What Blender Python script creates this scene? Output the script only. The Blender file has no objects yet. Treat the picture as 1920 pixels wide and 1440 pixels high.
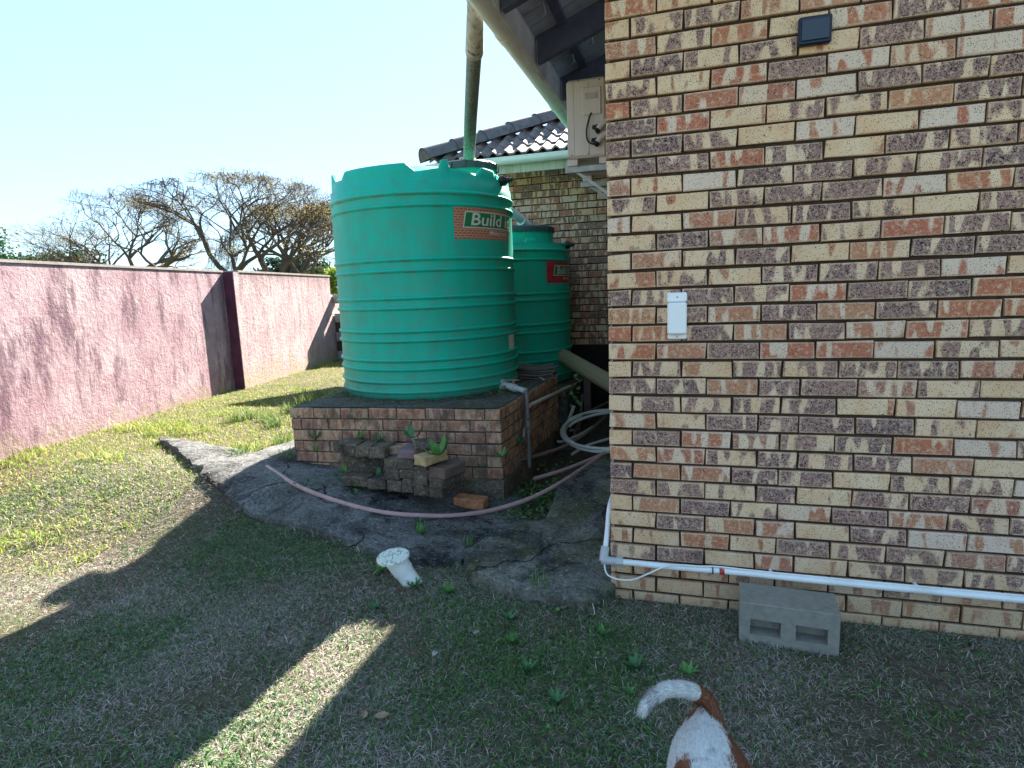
import bpy, math, random
import numpy as np
from mathutils import Vector, Matrix
R = math.radians
sc = bpy.context.scene
col = sc.collection
rng = np.random.default_rng(7)
random.seed(5)

# ------------------------------------------------------------------ camera
FX, PITCH, ROLL, YAW = 1118.2, .15586, .037607, .28632
CAM = np.array([.3594, -2.907, 1.5459])
_cy, _sy = math.cos(YAW), math.sin(YAW)
_F0 = np.array([-_sy, _cy, 0]); _Rt = np.array([_cy, _sy, 0]); _U = np.array([0, 0, 1.])
_F = _F0*math.cos(PITCH) - _U*math.sin(PITCH); _D = np.cross(_F, _Rt)
_X = _Rt*math.cos(ROLL) + _D*math.sin(ROLL); _Y = -_Rt*math.sin(ROLL) + _D*math.cos(ROLL)
cd = bpy.data.cameras.new('camera'); cam = bpy.data.objects.new('camera', cd); col.objects.link(cam)
cd.sensor_width = 36; cd.lens = 36*FX/1920; cd.clip_start = .05; cd.clip_end = 3000
M = Matrix(((_X[0], -_Y[0], -_F[0], CAM[0]), (_X[1], -_Y[1], -_F[1], CAM[1]), (_X[2], -_Y[2], -_F[2], CAM[2]), (0, 0, 0, 1)))
cam.matrix_world = M
sc.camera = cam

# ------------------------------------------------------------------ sky, sun, exposure
SUN_EL, SUN_AZ = R(34.9), R(3.8)
w = bpy.data.worlds.new('World'); sc.world = w; w.use_nodes = True
nt = w.node_tree; nt.nodes.clear()
sky = nt.nodes.new('ShaderNodeTexSky'); sky.sky_type = 'NISHITA'; sky.sun_disc = False
sky.sun_elevation = SUN_EL; sky.sun_rotation = SUN_AZ; sky.air_density = 1.0; sky.dust_density = .1; sky.ozone_density = 1.2
bgn = nt.nodes.new('ShaderNodeBackground'); bgn.inputs['Strength'].default_value = .118
wo = nt.nodes.new('ShaderNodeOutputWorld')
gam = nt.nodes.new('ShaderNodeGamma'); gam.inputs[1].default_value = .42
tint = nt.nodes.new('ShaderNodeMix'); tint.data_type = 'RGBA'; tint.blend_type = 'MULTIPLY'; tint.inputs[0].default_value = 1; tint.inputs[7].default_value = (.64, .86, 1.04, 1)
nt.links.new(sky.outputs[0], gam.inputs[0]); nt.links.new(gam.outputs[0], tint.inputs[6]); nt.links.new(tint.outputs[2], bgn.inputs[0]); nt.links.new(bgn.outputs[0], wo.inputs[0])
sl = bpy.data.lights.new('sun', 'SUN'); sl.energy = 4.8; sl.angle = R(.5); sl.color = (1, .93, .82)
so = bpy.data.objects.new('sun', sl); col.objects.link(so)
sd = Vector((math.sin(SUN_AZ)*math.cos(SUN_EL), math.cos(SUN_AZ)*math.cos(SUN_EL), math.sin(SUN_EL)))
so.rotation_euler = sd.to_track_quat('Z', 'Y').to_euler(); so.location = (2, 20, 15)
sc.view_settings.view_transform = 'Standard'; sc.view_settings.look = 'None'
sc.view_settings.gamma = 1; sc.view_settings.use_curve_mapping = False
sc.view_settings.exposure = 2.72

# ------------------------------------------------------------------ placing helpers (photograph pixel -> point of the place)
def ray(x, y): return _X*((x-960)/FX) + _Y*((y-720)/FX) + _F
def onY(x, y, Y): d = ray(x, y); return CAM + d*((Y-CAM[1])/d[1])
def onX(x, y, X): d = ray(x, y); return CAM + d*((X-CAM[0])/d[0])
def onZ(x, y, Z): d = ray(x, y); return CAM + d*((Z-CAM[2])/d[2])
def ss(t): t = np.clip(t, 0, 1); return t*t*(3-2*t)
def vnoise(x, y, s=0):
    x = np.asarray(x, float); y = np.asarray(y, float)
    xi = np.floor(x); yi = np.floor(y); fx = ss(x-xi); fy = ss(y-yi)
    def h(a, b):
        v = np.sin(a*127.1+b*311.7+s*74.7)*43758.5453; return v-np.floor(v)
    return (h(xi, yi)*(1-fx)+h(xi+1, yi)*fx)*(1-fy)+(h(xi, yi+1)*(1-fx)+h(xi+1, yi+1)*fx)*fy
def fbm(x, y, s=0, o=4):
    r = 0; a = .5; t = 0
    for i in range(o):
        r = r+a*vnoise(np.asarray(x)*2**i, np.asarray(y)*2**i, s+i*3.3); t += a; a *= .5
    return r/t
def G(x, y):
    x = np.asarray(x, float); y = np.asarray(y, float)
    g = -.05 + .25*ss((-x-.7)/2.0)*ss((y+.5)/1.5)
    g = g + .03*(fbm(x*.8, y*.8, 1, 2)-.5)*ss((-.1-y)/.5)
    return g
def gnd(x, y, up=0):
    z = 0.
    for i in range(25):
        p = onZ(x, y, z); z = .5*z+.5*(float(G(p[0], p[1]))+up)
    return onZ(x, y, z)

# ------------------------------------------------------------------ object helpers
def link(o, parent=None):
    col.objects.link(o)
    if parent is not None: o.parent = parent
    return o
def meshobj(name, verts, faces, mat, parent=None, smooth=False, loc=None):
    me = bpy.data.meshes.new(name); me.from_pydata([tuple(map(float, v)) for v in verts], [], faces); me.update()
    if mat: me.materials.append(mat)
    if smooth: me.polygons.foreach_set('use_smooth', [True]*len(me.polygons))
    o = bpy.data.objects.new(name, me); link(o, parent)
    if loc is not None: o.location = loc
    return o
def tag(o, label=None, cat=None, group=None, kind=None):
    if label: o['label'] = label
    if cat: o['category'] = cat
    if group: o['group'] = group
    if kind: o['kind'] = kind
    return o
def empty(name, loc, label, cat, group=None, rz=0):
    o = bpy.data.objects.new(name, None); link(o); o.location = tuple(map(float, loc)); o.rotation_euler.z = rz; o.empty_display_size = .1
    return tag(o, label, cat, group)
class MB:
    def __init__(s): s.v = []; s.f = []
    def add(s, v, f):
        n = len(s.v); s.v += [tuple(map(float, q)) for q in v]; s.f += [tuple(i+n for i in q) for q in f]; return s
    def box(s, lo, hi, bev=0, mat=None):
        (x0, y0, z0), (x1, y1, z1) = lo, hi
        b = bev
        if b <= 0:
            v = [(x0,y0,z0),(x1,y0,z0),(x1,y1,z0),(x0,y1,z0),(x0,y0,z1),(x1,y0,z1),(x1,y1,z1),(x0,y1,z1)]
            f = [(0,3,2,1),(4,5,6,7),(0,1,5,4),(1,2,6,5),(2,3,7,6),(3,0,4,7)]
        else:
            v = []; 
            for sx in (0,1):
                for sy in (0,1):
                    for sz in (0,1):
                        X = (x0,x1)[sx]; Y = (y0,y1)[sy]; Z = (z0,z1)[sz]
                        ix = X+b*(1-2*sx); iy = Y+b*(1-2*sy); iz = Z+b*(1-2*sz)
                        v += [(X,iy,iz),(ix,Y,iz),(ix,iy,Z)]
            def q(sx,sy,sz,k): return (sx*4+sy*2+sz)*3+k
            f = [(q(0,0,0,0),q(0,0,1,0),q(0,1,1,0),q(0,1,0,0)),(q(1,0,0,0),q(1,1,0,0),q(1,1,1,0),q(1,0,1,0)),
                 (q(0,0,0,1),q(1,0,0,1),q(1,0,1,1),q(0,0,1,1)),(q(0,1,0,1),q(0,1,1,1),q(1,1,1,1),q(1,1,0,1)),
                 (q(0,0,0,2),q(0,1,0,2),q(1,1,0,2),q(1,0,0,2)),(q(0,0,1,2),q(1,0,1,2),q(1,1,1,2),q(0,1,1,2))]
            for a in (0,1):
                for c in (0,1):
                    f += [(q(0,a,c,1),q(0,a,c,2),q(1,a,c,2),q(1,a,c,1)),(q(a,0,c,0),q(a,0,c,2),q(a,1,c,2),q(a,1,c,0)),(q(a,c,0,0),q(a,c,0,1),q(a,c,1,1),q(a,c,1,0))]
            for sx in (0,1):
                for sy in (0,1):
                    for sz in (0,1): f.append((q(sx,sy,sz,0),q(sx,sy,sz,1),q(sx,sy,sz,2)))
        if mat is not None: v = [tuple(mat @ Vector(p)) for p in v]
        return s.add(v, f)
    def tube(s, pts, r, n=8, cap=True, hollow=False):
        pts = [Vector(tuple(map(float, p))) for p in pts]; m = len(pts)
        rs = r if hasattr(r, '__len__') else [r]*m
        T = [(pts[min(i+1,m-1)]-pts[max(i-1,0)]).normalized() for i in range(m)]
        a = Vector((0,0,1)) if abs(T[0].z) < .9 else Vector((1,0,0))
        u = T[0].cross(a).normalized(); v = []; f = []
        for i in range(m):
            u = (u-T[i]*u.dot(T[i])).normalized(); wv = T[i].cross(u)
            for k in range(n):
                t = 2*math.pi*k/n; v.append(pts[i]+(u*math.cos(t)+wv*math.sin(t))*rs[i])
        for i in range(m-1):
            for k in range(n):
                f.append((i*n+k, i*n+(k+1)%n, (i+1)*n+(k+1)%n, (i+1)*n+k))
        if hollow:
            for e, i, sg in ((0,0,1),(1,m-1,-1)):
                b = len(v)
                c = pts[i]
                for k in range(n): v.append(c+(v[i*n+k]-c)*.72)
                for k in range(n): v.append(c+(v[i*n+k]-c)*.72+T[i]*sg*rs[i]*2.5)
                for k in range(n):
                    k2 = (k+1)%n
                    f.append((i*n+k, b+k, b+k2, i*n+k2)); f.append((b+k, b+n+k, b+n+k2, b+k2))
                f.append(tuple(b+n+k for k in range(n)))
        elif cap:
            f.append(tuple(range(n))[::-1]); f.append(tuple((m-1)*n+k for k in range(n)))
        return s.add(v, f)
    def lathe(s, prof, n=32, c=(0,0,0), a0=0, a1=2*math.pi, caps=False):
        full = abs(a1-a0-2*math.pi) < 1e-6; m = len(prof); k = n if full else n+1; v = []; f = []
        for j in range(k):
            t = a0+(a1-a0)*j/n
            for (r, z) in prof: v.append((c[0]+r*math.cos(t), c[1]+r*math.sin(t), c[2]+z))
        for j in range(n):
            j2 = (j+1)%k
            for i in range(m-1): f.append((j*m+i, j2*m+i, j2*m+i+1, j*m+i+1))
        return s.add(v, f)
    def build(s, name, mat, parent=None, smooth=False, loc=None): return meshobj(name, s.v, s.f, mat, parent, smooth, loc)
def smooth_angle(o, deg=35):
    me = o.data; me.polygons.foreach_set('use_smooth', [True]*len(me.polygons))
    me.set_sharp_from_angle(angle=R(deg)); return o
def spline(p, n=10, closed=False):
    p = [np.array(q, float) for q in p]; out = []
    N = len(p)
    for i in range(N-1):
        a = p[max(i-1,0)]; b = p[i]; c = p[i+1]; d = p[min(i+2,N-1)]
        for k in range(n):
            t = k/n; out.append(.5*((2*b)+(-a+c)*t+(2*a-5*b+4*c-d)*t*t+(-a+3*b-3*c+d)*t**3))
    out.append(p[-1]); return out
def bigmesh(name, V, quads=None, tris=None, colors=None, mat=None, smooth=False):
    me = bpy.data.meshes.new(name); nq = 0 if quads is None else len(quads); ntr = 0 if tris is None else len(tris)
    me.vertices.add(len(V)); me.vertices.foreach_set('co', np.asarray(V, np.float32).ravel())
    li = []; 
    if nq: li.append(np.asarray(quads).ravel())
    if ntr: li.append(np.asarray(tris).ravel())
    li = np.concatenate(li).astype(np.int32)
    me.loops.add(len(li)); me.loops.foreach_set('vertex_index', li)
    me.polygons.add(nq+ntr)
    st = np.concatenate([np.arange(nq)*4, nq*4+np.arange(ntr)*3]).astype(np.int32)
    me.polygons.foreach_set('loop_start', st)
    if colors is not None:
        at = me.color_attributes.new('bc', 'FLOAT_COLOR', 'POINT')
        c = np.ones((len(V), 4), np.float32); c[:, :colors.shape[1]] = colors; at.data.foreach_set('color', c.ravel())
    me.update(calc_edges=True); me.validate()
    if mat: me.materials.append(mat)
    if smooth: me.polygons.foreach_set('use_smooth', [True]*len(me.polygons))
    o = bpy.data.objects.new(name, me); link(o); return o

# ------------------------------------------------------------------ materials
class NT:
    def __init__(s, tree): s.t = tree; s.t.nodes.clear() if not isinstance(tree, bpy.types.GeometryNodeTree) else None
    def n(s, typ, ins=None, **kw):
        nd = s.t.nodes.new(typ)
        for k, v in kw.items(): setattr(nd, k, v)
        if ins:
            for k, v in ins.items():
                i = nd.inputs[k]
                if isinstance(v, bpy.types.NodeSocket): s.t.links.new(v, i)
                else: i.default_value = v
        return nd
    def math(s, op, a, b=0., c=0., clamp=False):
        nd = s.t.nodes.new('ShaderNodeMath'); nd.operation = op; nd.use_clamp = clamp
        for i, v in enumerate((a, b, c)):
            if isinstance(v, bpy.types.NodeSocket): s.t.links.new(v, nd.inputs[i])
            else: nd.inputs[i].default_value = v
        return nd.outputs[0]
    def mix(s, f, a, b, bt='MIX'):
        nd = s.t.nodes.new('ShaderNodeMix'); nd.data_type = 'RGBA'; nd.blend_type = bt; nd.clamp_factor = True
        for k, v in ((0, f), (6, a), (7, b)):
            if isinstance(v, bpy.types.NodeSocket): s.t.links.new(v, nd.inputs[k])
            else: nd.inputs[k].default_value = (*v, 1) if hasattr(v, '__len__') and len(v) == 3 else v
        return nd.outputs[2]
    def noise(s, vec, scale, detail=3, rough=.55, dist=0):
        nd = s.n('ShaderNodeTexNoise', {'Scale': scale, 'Detail': detail, 'Roughness': rough, 'Distortion': dist})
        if vec is not None: s.t.links.new(vec, nd.inputs['Vector'])
        return nd.outputs['Fac']
    def ramp(s, f, lo, hi):
        nd = s.n('ShaderNodeMapRange', {'Value': f, 'From Min': lo, 'From Max': hi}); nd.clamp = True; return nd.outputs[0]
    def scale(s, vec, v3, off=None):
        nd = s.t.nodes.new('ShaderNodeMapping'); s.t.links.new(vec, nd.inputs['Vector']); nd.inputs['Scale'].default_value = v3
        if off is not None:
            if isinstance(off, bpy.types.NodeSocket): s.t.links.new(off, nd.inputs['Location'])
            else: nd.inputs['Location'].default_value = off
        return nd.outputs[0]
def newmat(name):
    m = bpy.data.materials.new(name); m.use_nodes = True; t = NT(m.node_tree)
    out = t.n('ShaderNodeOutputMaterial'); b = t.n('ShaderNodeBsdfPrincipled'); t.t.links.new(b.outputs[0], out.inputs[0])
    t.b = b; t.m = m; return t
def setc(t, c, rough=.8, spec=.3, bump=None, bs=.3, bd=.01, metal=0):
    for k, v in (('Base Color', c), ('Roughness', rough), ('Specular IOR Level', spec), ('Metallic', metal)):
        if isinstance(v, bpy.types.NodeSocket): t.t.links.new(v, t.b.inputs[k])
        else: t.b.inputs[k].default_value = (*v, 1) if hasattr(v, '__len__') else v
    if bump is not None:
        bn = t.n('ShaderNodeBump', {'Height': bump, 'Strength': bs, 'Distance': bd}); t.t.links.new(bn.outputs[0], t.b.inputs['Normal'])
    return t.m
def obj_co(t): return t.n('ShaderNodeTexCoord').outputs['Object']
def wpos(t): return t.n('ShaderNodeNewGeometry').outputs['Position']
def simple(name, c, rough=.6, var=.25, sc_=12, spec=.4, bs=.15, metal=0, dirt=None, dirt_amt=.4, aniso=(1,1,1)):
    t = newmat(name); P = wpos(t); n1 = t.noise(t.scale(P, aniso), sc_, 5, .6); n2 = t.noise(P, sc_*7, 3)
    dk = tuple(x*(1-var) for x in c); lt = tuple(min(1, x*(1+var)) for x in c)
    cc = t.mix(t.ramp(n1, .3, .7), dk, lt)
    if dirt: cc = t.mix(t.math('MULTIPLY', t.ramp(t.noise(t.scale(P, aniso), sc_*.6, 6, .7), .48, .68), dirt_amt), cc, dirt)
    return setc(t, cc, rough, spec, n2, bs, .004, metal)

# brick shader: colour = (patch amount, darkness, seed, paleness), vec = position in the brick
def brick_group():
    g = bpy.data.node_groups.new('brick_shade', 'ShaderNodeTree')
    g.interface.new_socket('Vec', in_out='INPUT', socket_type='NodeSocketVector')
    g.interface.new_socket('Col', in_out='INPUT', socket_type='NodeSocketColor')
    g.interface.new_socket('Pale', in_out='INPUT', socket_type='NodeSocketFloat')
    g.interface.new_socket('Color', in_out='OUTPUT', socket_type='NodeSocketColor')
    g.interface.new_socket('Height', in_out='OUTPUT', socket_type='NodeSocketFloat')
    t = NT(g); gi = t.n('NodeGroupInput'); go = t.n('NodeGroupOutput')
    V = gi.outputs[0]; sep = t.n('ShaderNodeSeparateColor', {0: gi.outputs[1]}); A, Dk, S = sep.outputs[0], sep.outputs[1], sep.outputs[2]; W = gi.outputs[2]
    xyz = t.n('ShaderNodeSeparateXYZ', {0: V}); x, y, z = xyz.outputs
    s1 = t.math('MULTIPLY', S, 173.)
    off = t.n('ShaderNodeCombineXYZ', {0: s1, 1: t.math('MULTIPLY', S, 91.), 2: t.math('MULTIPLY', S, 47.)}).outputs[0]
    vo = t.n('ShaderNodeVectorMath', {0: V, 1: off}, operation='ADD').outputs[0]
    band = t.noise(t.scale(V, (24, 24, 7), off), 1, .6, .4, 0)
    thr = t.math('SUBTRACT', .70, t.math('MULTIPLY', A, .40))
    band = t.math('ADD', band, t.math('MULTIPLY', t.math('SUBTRACT', t.noise(vo, 150, 3, .7), .5), .10))
    pm = t.ramp(t.math('SUBTRACT', band, thr), -.03, .04)
    # pale border on every face
    ex = t.ramp(t.math('SUBTRACT', .111, t.math('ABSOLUTE', x)), .001, .009)
    ez = t.ramp(t.math('SUBTRACT', .036, t.math('ABSOLUTE', z)), .001, .008)
    wob = t.ramp(t.noise(vo, 60, 2), .25, .5)
    edge = t.math('MULTIPLY', t.math('MULTIPLY', ex, ez), wob)
    pm = t.math('MULTIPLY', pm, t.math('MULTIPLY_ADD', edge, .75, .25))
    cream = t.mix(t.ramp(t.noise(vo, 9, 2), .3, .7), (.74, .46, .26), (.80, .58, .38))
    cream = t.mix(W, cream, (.74, .56, .44))
    warm = t.mix(t.ramp(t.noise(off, 3.1, 0), .35, .6), (.47, .12, .06), (.50, .21, .11))
    pc = t.mix(t.ramp(Dk, .25, .65), warm, (.33, .18, .165))
    pc = t.mix(t.ramp(Dk, .75, 1.), pc, (.19, .12, .13))
    c = t.mix(t.math('MULTIPLY', pm, .93), cream, pc)
    # iron speckles
    vor = t.n('ShaderNodeTexVoronoi', {'Vector': vo, 'Scale': 150., 'Randomness': 1.}).outputs['Distance']
    size = t.math('MULTIPLY', t.noise(vo, 55, 2), t.math('MULTIPLY_ADD', t.math('MULTIPLY', Dk, pm), .28, .47))
    sp = t.ramp(t.math('SUBTRACT', vor, size), .03, -.03)
    big = t.ramp(t.noise(vo, 100, 3, .65), .555, .60)
    bigm = t.math('MULTIPLY', big, t.math('MULTIPLY', pm, t.ramp(t.math('ADD', Dk, t.math('MULTIPLY', t.noise(vo, 16, 1), .9)), .55, 1.35)))
    c = t.mix(t.math('MULTIPLY', t.math('MAXIMUM', t.math('MULTIPLY', sp, .95), bigm), 1.), c, (.012, .008, .009))
    c = t.mix(t.math('MULTIPLY', t.ramp(t.noise(vo, 300, 2), .62, .72), .25), c, (.6, .55, .45))
    h = t.math('ADD', t.math('MULTIPLY', t.noise(vo, 320, 3, .7), .6), t.math('MULTIPLY', sp, -.6))
    t.t.links.new(c, go.inputs[0]); t.t.links.new(h, go.inputs[1])
    return g
BG = brick_group()
def brick_mat(name, joined=False, grime=0.):
    t = newmat(name)
    if joined:
        v = t.n('ShaderNodeAttribute', attribute_name='bl').outputs['Vector']; a = t.n('ShaderNodeAttribute', attribute_name='bc'); c = a.outputs['Color']; al = a.outputs['Alpha']
    else:
        v = obj_co(t); oi = t.n('ShaderNodeObjectInfo'); c = oi.outputs['Color']; al = oi.outputs['Alpha']
    gnode = t.n('ShaderNodeGroup'); gnode.node_tree = BG
    t.t.links.new(v, gnode.inputs[0]); t.t.links.new(c, gnode.inputs[1]); t.t.links.new(al, gnode.inputs[2])
    cc = gnode.outputs[0]; P = wpos(t)
    cc = t.mix(t.math('MULTIPLY', t.ramp(t.noise(P, 2.2, 4), .35, .75), .22), cc, (.34, .20, .12))
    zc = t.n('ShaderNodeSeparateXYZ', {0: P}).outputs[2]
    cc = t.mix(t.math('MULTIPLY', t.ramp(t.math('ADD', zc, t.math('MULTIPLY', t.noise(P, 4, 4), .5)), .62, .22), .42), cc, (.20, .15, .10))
    cc = t.mix(t.math('MULTIPLY', t.ramp(t.noise(t.scale(P, (1, 1, .3)), 7, 6, .75), .58, .72), .28), cc, (.10, .075, .06))
    if grime:
        st = t.noise(t.scale(P, (1, 1, .6)), 13, 6, .75)
        cc = t.mix(.5, cc, (.29, .155, .115))
        cc = t.mix(t.math('MULTIPLY', t.ramp(st, .42, .62), grime), cc, (.05, .045, .04))
        cc = t.mix(t.math('MULTIPLY', t.ramp(t.noise(P, 14, 4, .7), .56, .7), grime*.7), cc, (.075, .09, .045))
    return setc(t, cc, .85, .25, gnode.outputs[1], .35, .0025)
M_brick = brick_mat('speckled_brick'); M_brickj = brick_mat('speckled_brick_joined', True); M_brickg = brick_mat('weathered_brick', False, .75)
TYPES = {'c': (.16, .30, .05), 'w': (.25, .15, .95), 'p': (.62, .33, .55), 'r': (.74, .12, .8), 'o': (.75, .05, .2), 'm': (.52, .72, .12), 'k': (.82, .80, .35), 't': (.30, .25, 0.)}
def bcol(ch):
    a, d, p = TYPES[ch]
    return (min(1, max(0, a+random.uniform(-.08, .08))), min(1, max(0, d+random.uniform(-.1, .1))), random.random(), p)
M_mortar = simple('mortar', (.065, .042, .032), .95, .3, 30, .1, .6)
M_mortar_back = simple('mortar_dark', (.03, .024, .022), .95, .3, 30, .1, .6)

t = newmat('tank_plastic'); P = wpos(t); oc = obj_co(t)
n1 = t.noise(t.scale(P, (3, 3, .35)), 3, 5, .6)
cc = t.mix(t.ramp(n1, .3, .75), (.0005, .39, .27), (.001, .45, .33))
cc = t.mix(t.math('MULTIPLY', t.ramp(t.noise(t.scale(P, (9, 9, .6)), 2.4, 6, .7), .55, .85), .14), cc, (.20, .27, .22))
ring_fac = t.n('ShaderNodeAttribute', attribute_name='dirt').outputs['Fac']  # brown tint per profile ring, strongest in the rib creases and at the foot
dirtm = t.math('MULTIPLY', ring_fac, t.ramp(t.noise(P, 9, 5, .65), .44, .60))
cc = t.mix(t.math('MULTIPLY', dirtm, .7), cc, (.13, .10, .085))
zz = t.n('ShaderNodeSeparateXYZ', {0: oc}).outputs[2]
splash = t.math('MULTIPLY', t.ramp(zz, .26, .0), t.ramp(t.noise(P, 6, 5, .7), .35, .6))
cc = t.mix(t.math('MULTIPLY', splash, .45), cc, (.13, .12, .09))
M_tank = setc(t, cc, t.math('MULTIPLY_ADD', t.noise(P, 4, 3), .25, .34), .30, t.noise(P, 4, 3), .12, .01)
M_lid = simple('lid_plastic', (.05, .065, .075), .5, .2, 8)
M_pvc = simple('white_pvc', (.78, .80, .80), .35, .04, 10, .5, .03, dirt=(.35, .33, .28), dirt_amt=.25)
M_pvcold = simple('aged_pvc', (.52, .48, .38), .5, .12, 9, .4, .1, dirt=(.07, .07, .06), dirt_amt=.75, aniso=(6, 6, .6))
M_pvcdark = simple('stained_pvc', (.20, .20, .18), .55, .4, 14, .35, .1, dirt=(.03, .032, .03), dirt_amt=.9, aniso=(5, 5, .7))
t = newmat('moss_pipe'); P = wpos(t); z = t.n('ShaderNodeSeparateXYZ', {0: P}).outputs[2]
cc = t.mix(t.ramp(t.noise(t.scale(P, (6, 6, .9)), 16, 6, .7), .4, .62), (.30, .29, .25), (.05, .05, .048))
lowm = t.ramp(z, 2.72, 2.62)
cc = t.mix(lowm, cc, (.50, .50, .44))
cc = t.mix(t.math('MULTIPLY', t.math('MULTIPLY', t.ramp(z, 2.86, 2.74), t.ramp(z, 2.60, 2.66)), t.ramp(t.noise(P, 60, 4, .7), .42, .55)), cc, (.10, .115, .06))
M_down = setc(t, cc, .55, .35, t.noise(P, 50, 3), .1, .003)
M_gutter = simple('gutter_white', (.82, .80, .74), .45, .06, 6, .4, .05, dirt=(.42, .42, .30), dirt_amt=.45, aniso=(1, .5, 3))
M_gutter2 = simple('gutter_pale', (.70, .70, .69), .4, .05, 6, .4, .05)
M_fascia = simple('fascia_board', (.46, .41, .39), .8, .15, 5, .2, .2, dirt=(.12, .11, .1), dirt_amt=.5)
M_fascia2 = simple('fascia_pale', (.45, .45, .36), .7, .12, 8, .2, .2, dirt=(.2, .2, .14), dirt_amt=.7, aniso=(4, 4, .4))
M_wood = simple('dark_rafter', (.07, .075, .12), .8, .25, 8, .2, .3)
M_under = simple('roof_underside', (.31, .35, .46), .8, .2, 6, .2, .3, dirt=(.10, .10, .11), dirt_amt=.5)
M_tile = simple('concrete_tile', (.13, .105, .10), .75, .3, 10, .3, .5, dirt=(.28, .24, .22), dirt_amt=.5)
M_ridge = simple('ridge_tile', (.10, .095, .10), .85, .25, 12, .2, .6, dirt=(.22, .2, .19), dirt_amt=.4)
M_acbody = simple('ac_casing', (.56, .49, .45), .5, .06, 3, .4, .05, dirt=(.25, .2, .15), dirt_amt=.35, aniso=(3, 3, .5))
M_black = simple('black_rubber', (.012, .012, .014), .5, .2, 10)
M_brass = simple('dull_metal', (.22, .2, .18), .45, .2, 20, .5, .2, .6)
M_galv = simple('galvanised', (.36, .37, .36), .5, .15, 20, .4, .2, .3, dirt=(.15, .12, .1), dirt_amt=.4)
M_insul = simple('pipe_lagging', (.5, .45, .42), .8, .1, 20)
M_pinkhose = simple('faded_pink_hose', (.42, .27, .26), .55, .12, 20, .4, .05, dirt=(.2, .15, .13), dirt_amt=.3)
M_brownpipe = simple('brown_pipe', (.20, .14, .125), .6, .15, 20, .3, .05, dirt=(.1, .08, .07), dirt_amt=.4)
M_greyhose = simple('grey_hose', (.52, .51, .45), .5, .08, 20, .4, .05)
M_ironpipe = simple('iron_pipe', (.16, .16, .17), .6, .25, 30, .3, .2, .2)
M_concrete = simple('block_concrete', (.27, .26, .225), .95, .12, 40, .15, .9, dirt=(.13, .12, .1), dirt_amt=.35)
M_red = simple('red_tape', (.45, .03, .03), .5)
M_leaf = simple('leaf_green', (.08, .21, .05), .55, .35, 25, .4, .2)
M_leafd = simple('leaf_dark', (.05, .15, .055), .5, .3, 25, .45, .2)
M_stone = simple('pale_stone', (.38, .36, .31), .9, .2, 40, .2, .6)
M_blue = simple('dark_blue_casing', (.006, .012, .035), .4, .1, 10)
M_lens = simple('lamp_lens', (.008, .016, .03), .15, .05, 10, .6, 0)
M_box = simple('meter_box', (.86, .87, .88), .4, .03, 8, .5, .03)
M_screw = simple('screw', (.3, .29, .27), .4, .1, 30, .5, 0, .8)
M_greyfit = simple('grey_fitting', (.42, .43, .43), .5, .06, 12)
M_net = None
t = newmat('netting_roll'); oc = obj_co(t)
wv = t.n('ShaderNodeTexBrick', {'Vector': oc, 'Scale': 1., 'Color1': (.33, .27, .16, 1), 'Color2': (.37, .30, .18, 1), 'Mortar': (.10, .085, .06, 1), 'Mortar Size': .0014, 'Brick Width': .011, 'Row Height': .011})
wv.offset = 0
M_net = setc(t, t.mix(.35, wv.outputs[0], (.3, .24, .14)), .8, .2, t.noise(oc, 60, 3), .3, .003)

# concrete slabs with moss and dark weathering
def slab_mat(name, base, moss, black, cracks=0.):
    t = newmat(name); P = wpos(t)
    c = t.mix(t.ramp(t.noise(P, 5, 6, .65), .3, .7), tuple(x*.62 for x in base), tuple(x*1.25 for x in base))
    c = t.mix(t.math('MULTIPLY', t.ramp(t.noise(P, 3.1, 5, .7), .46, .62), moss), c, (.075, .088, .025))
    c = t.mix(t.math('MULTIPLY', t.ramp(t.noise(P, 2.3, 6, .75, .6), .47, .62), black), c, (.018, .02, .024))
    c = t.mix(t.math('MULTIPLY', t.ramp(t.noise(P, 40, 4, .7), .57, .66), .6), c, (.34, .34, .31))
    c = t.mix(t.math('MULTIPLY', t.ramp(t.noise(P, 55, 5, .8), .5, .42), .6), c, (.02, .022, .024))
    wp_ = t.n('ShaderNodeVectorMath', {0: P, 1: t.n('ShaderNodeVectorMath', {0: t.n('ShaderNodeTexNoise', {'Vector': P, 'Scale': 5., 'Detail': 5.}).outputs['Color'], 3: .35}, operation='SCALE').outputs[0]}, operation='ADD').outputs[0]
    ck = t.ramp(t.n('ShaderNodeTexVoronoi', {'Vector': wp_, 'Scale': .8}, feature='DISTANCE_TO_EDGE').outputs['Distance'], .008, .001); ck = t.math('MULTIPLY', ck, t.math('MULTIPLY', cracks, t.ramp(t.noise(P, 1.7, 2), .42, .52)))
    c = t.mix(t.math('MULTIPLY', ck, .85), c, (.012, .012, .012))
    return setc(t, c, .92, .2, t.math('SUBTRACT', t.math('ADD', t.noise(P, 9, 6, .7), t.math('MULTIPLY', t.noise(P, 70, 4, .7), .3)), ck), .9, .03)
M_apron = slab_mat('apron_concrete', (.17, .17, .165), .2, .95, 1.)
M_slab = slab_mat('slab_concrete', (.20, .195, .165), .85, .85, 1.)
M_paver = slab_mat('old_paver', (.19, .145, .105), .15, .55)
M_found = slab_mat('foundation', (.17, .14, .105), .25, .6)
M_plaster2 = slab_mat('plinth_render', (.10, .11, .11), .3, .6)

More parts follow.
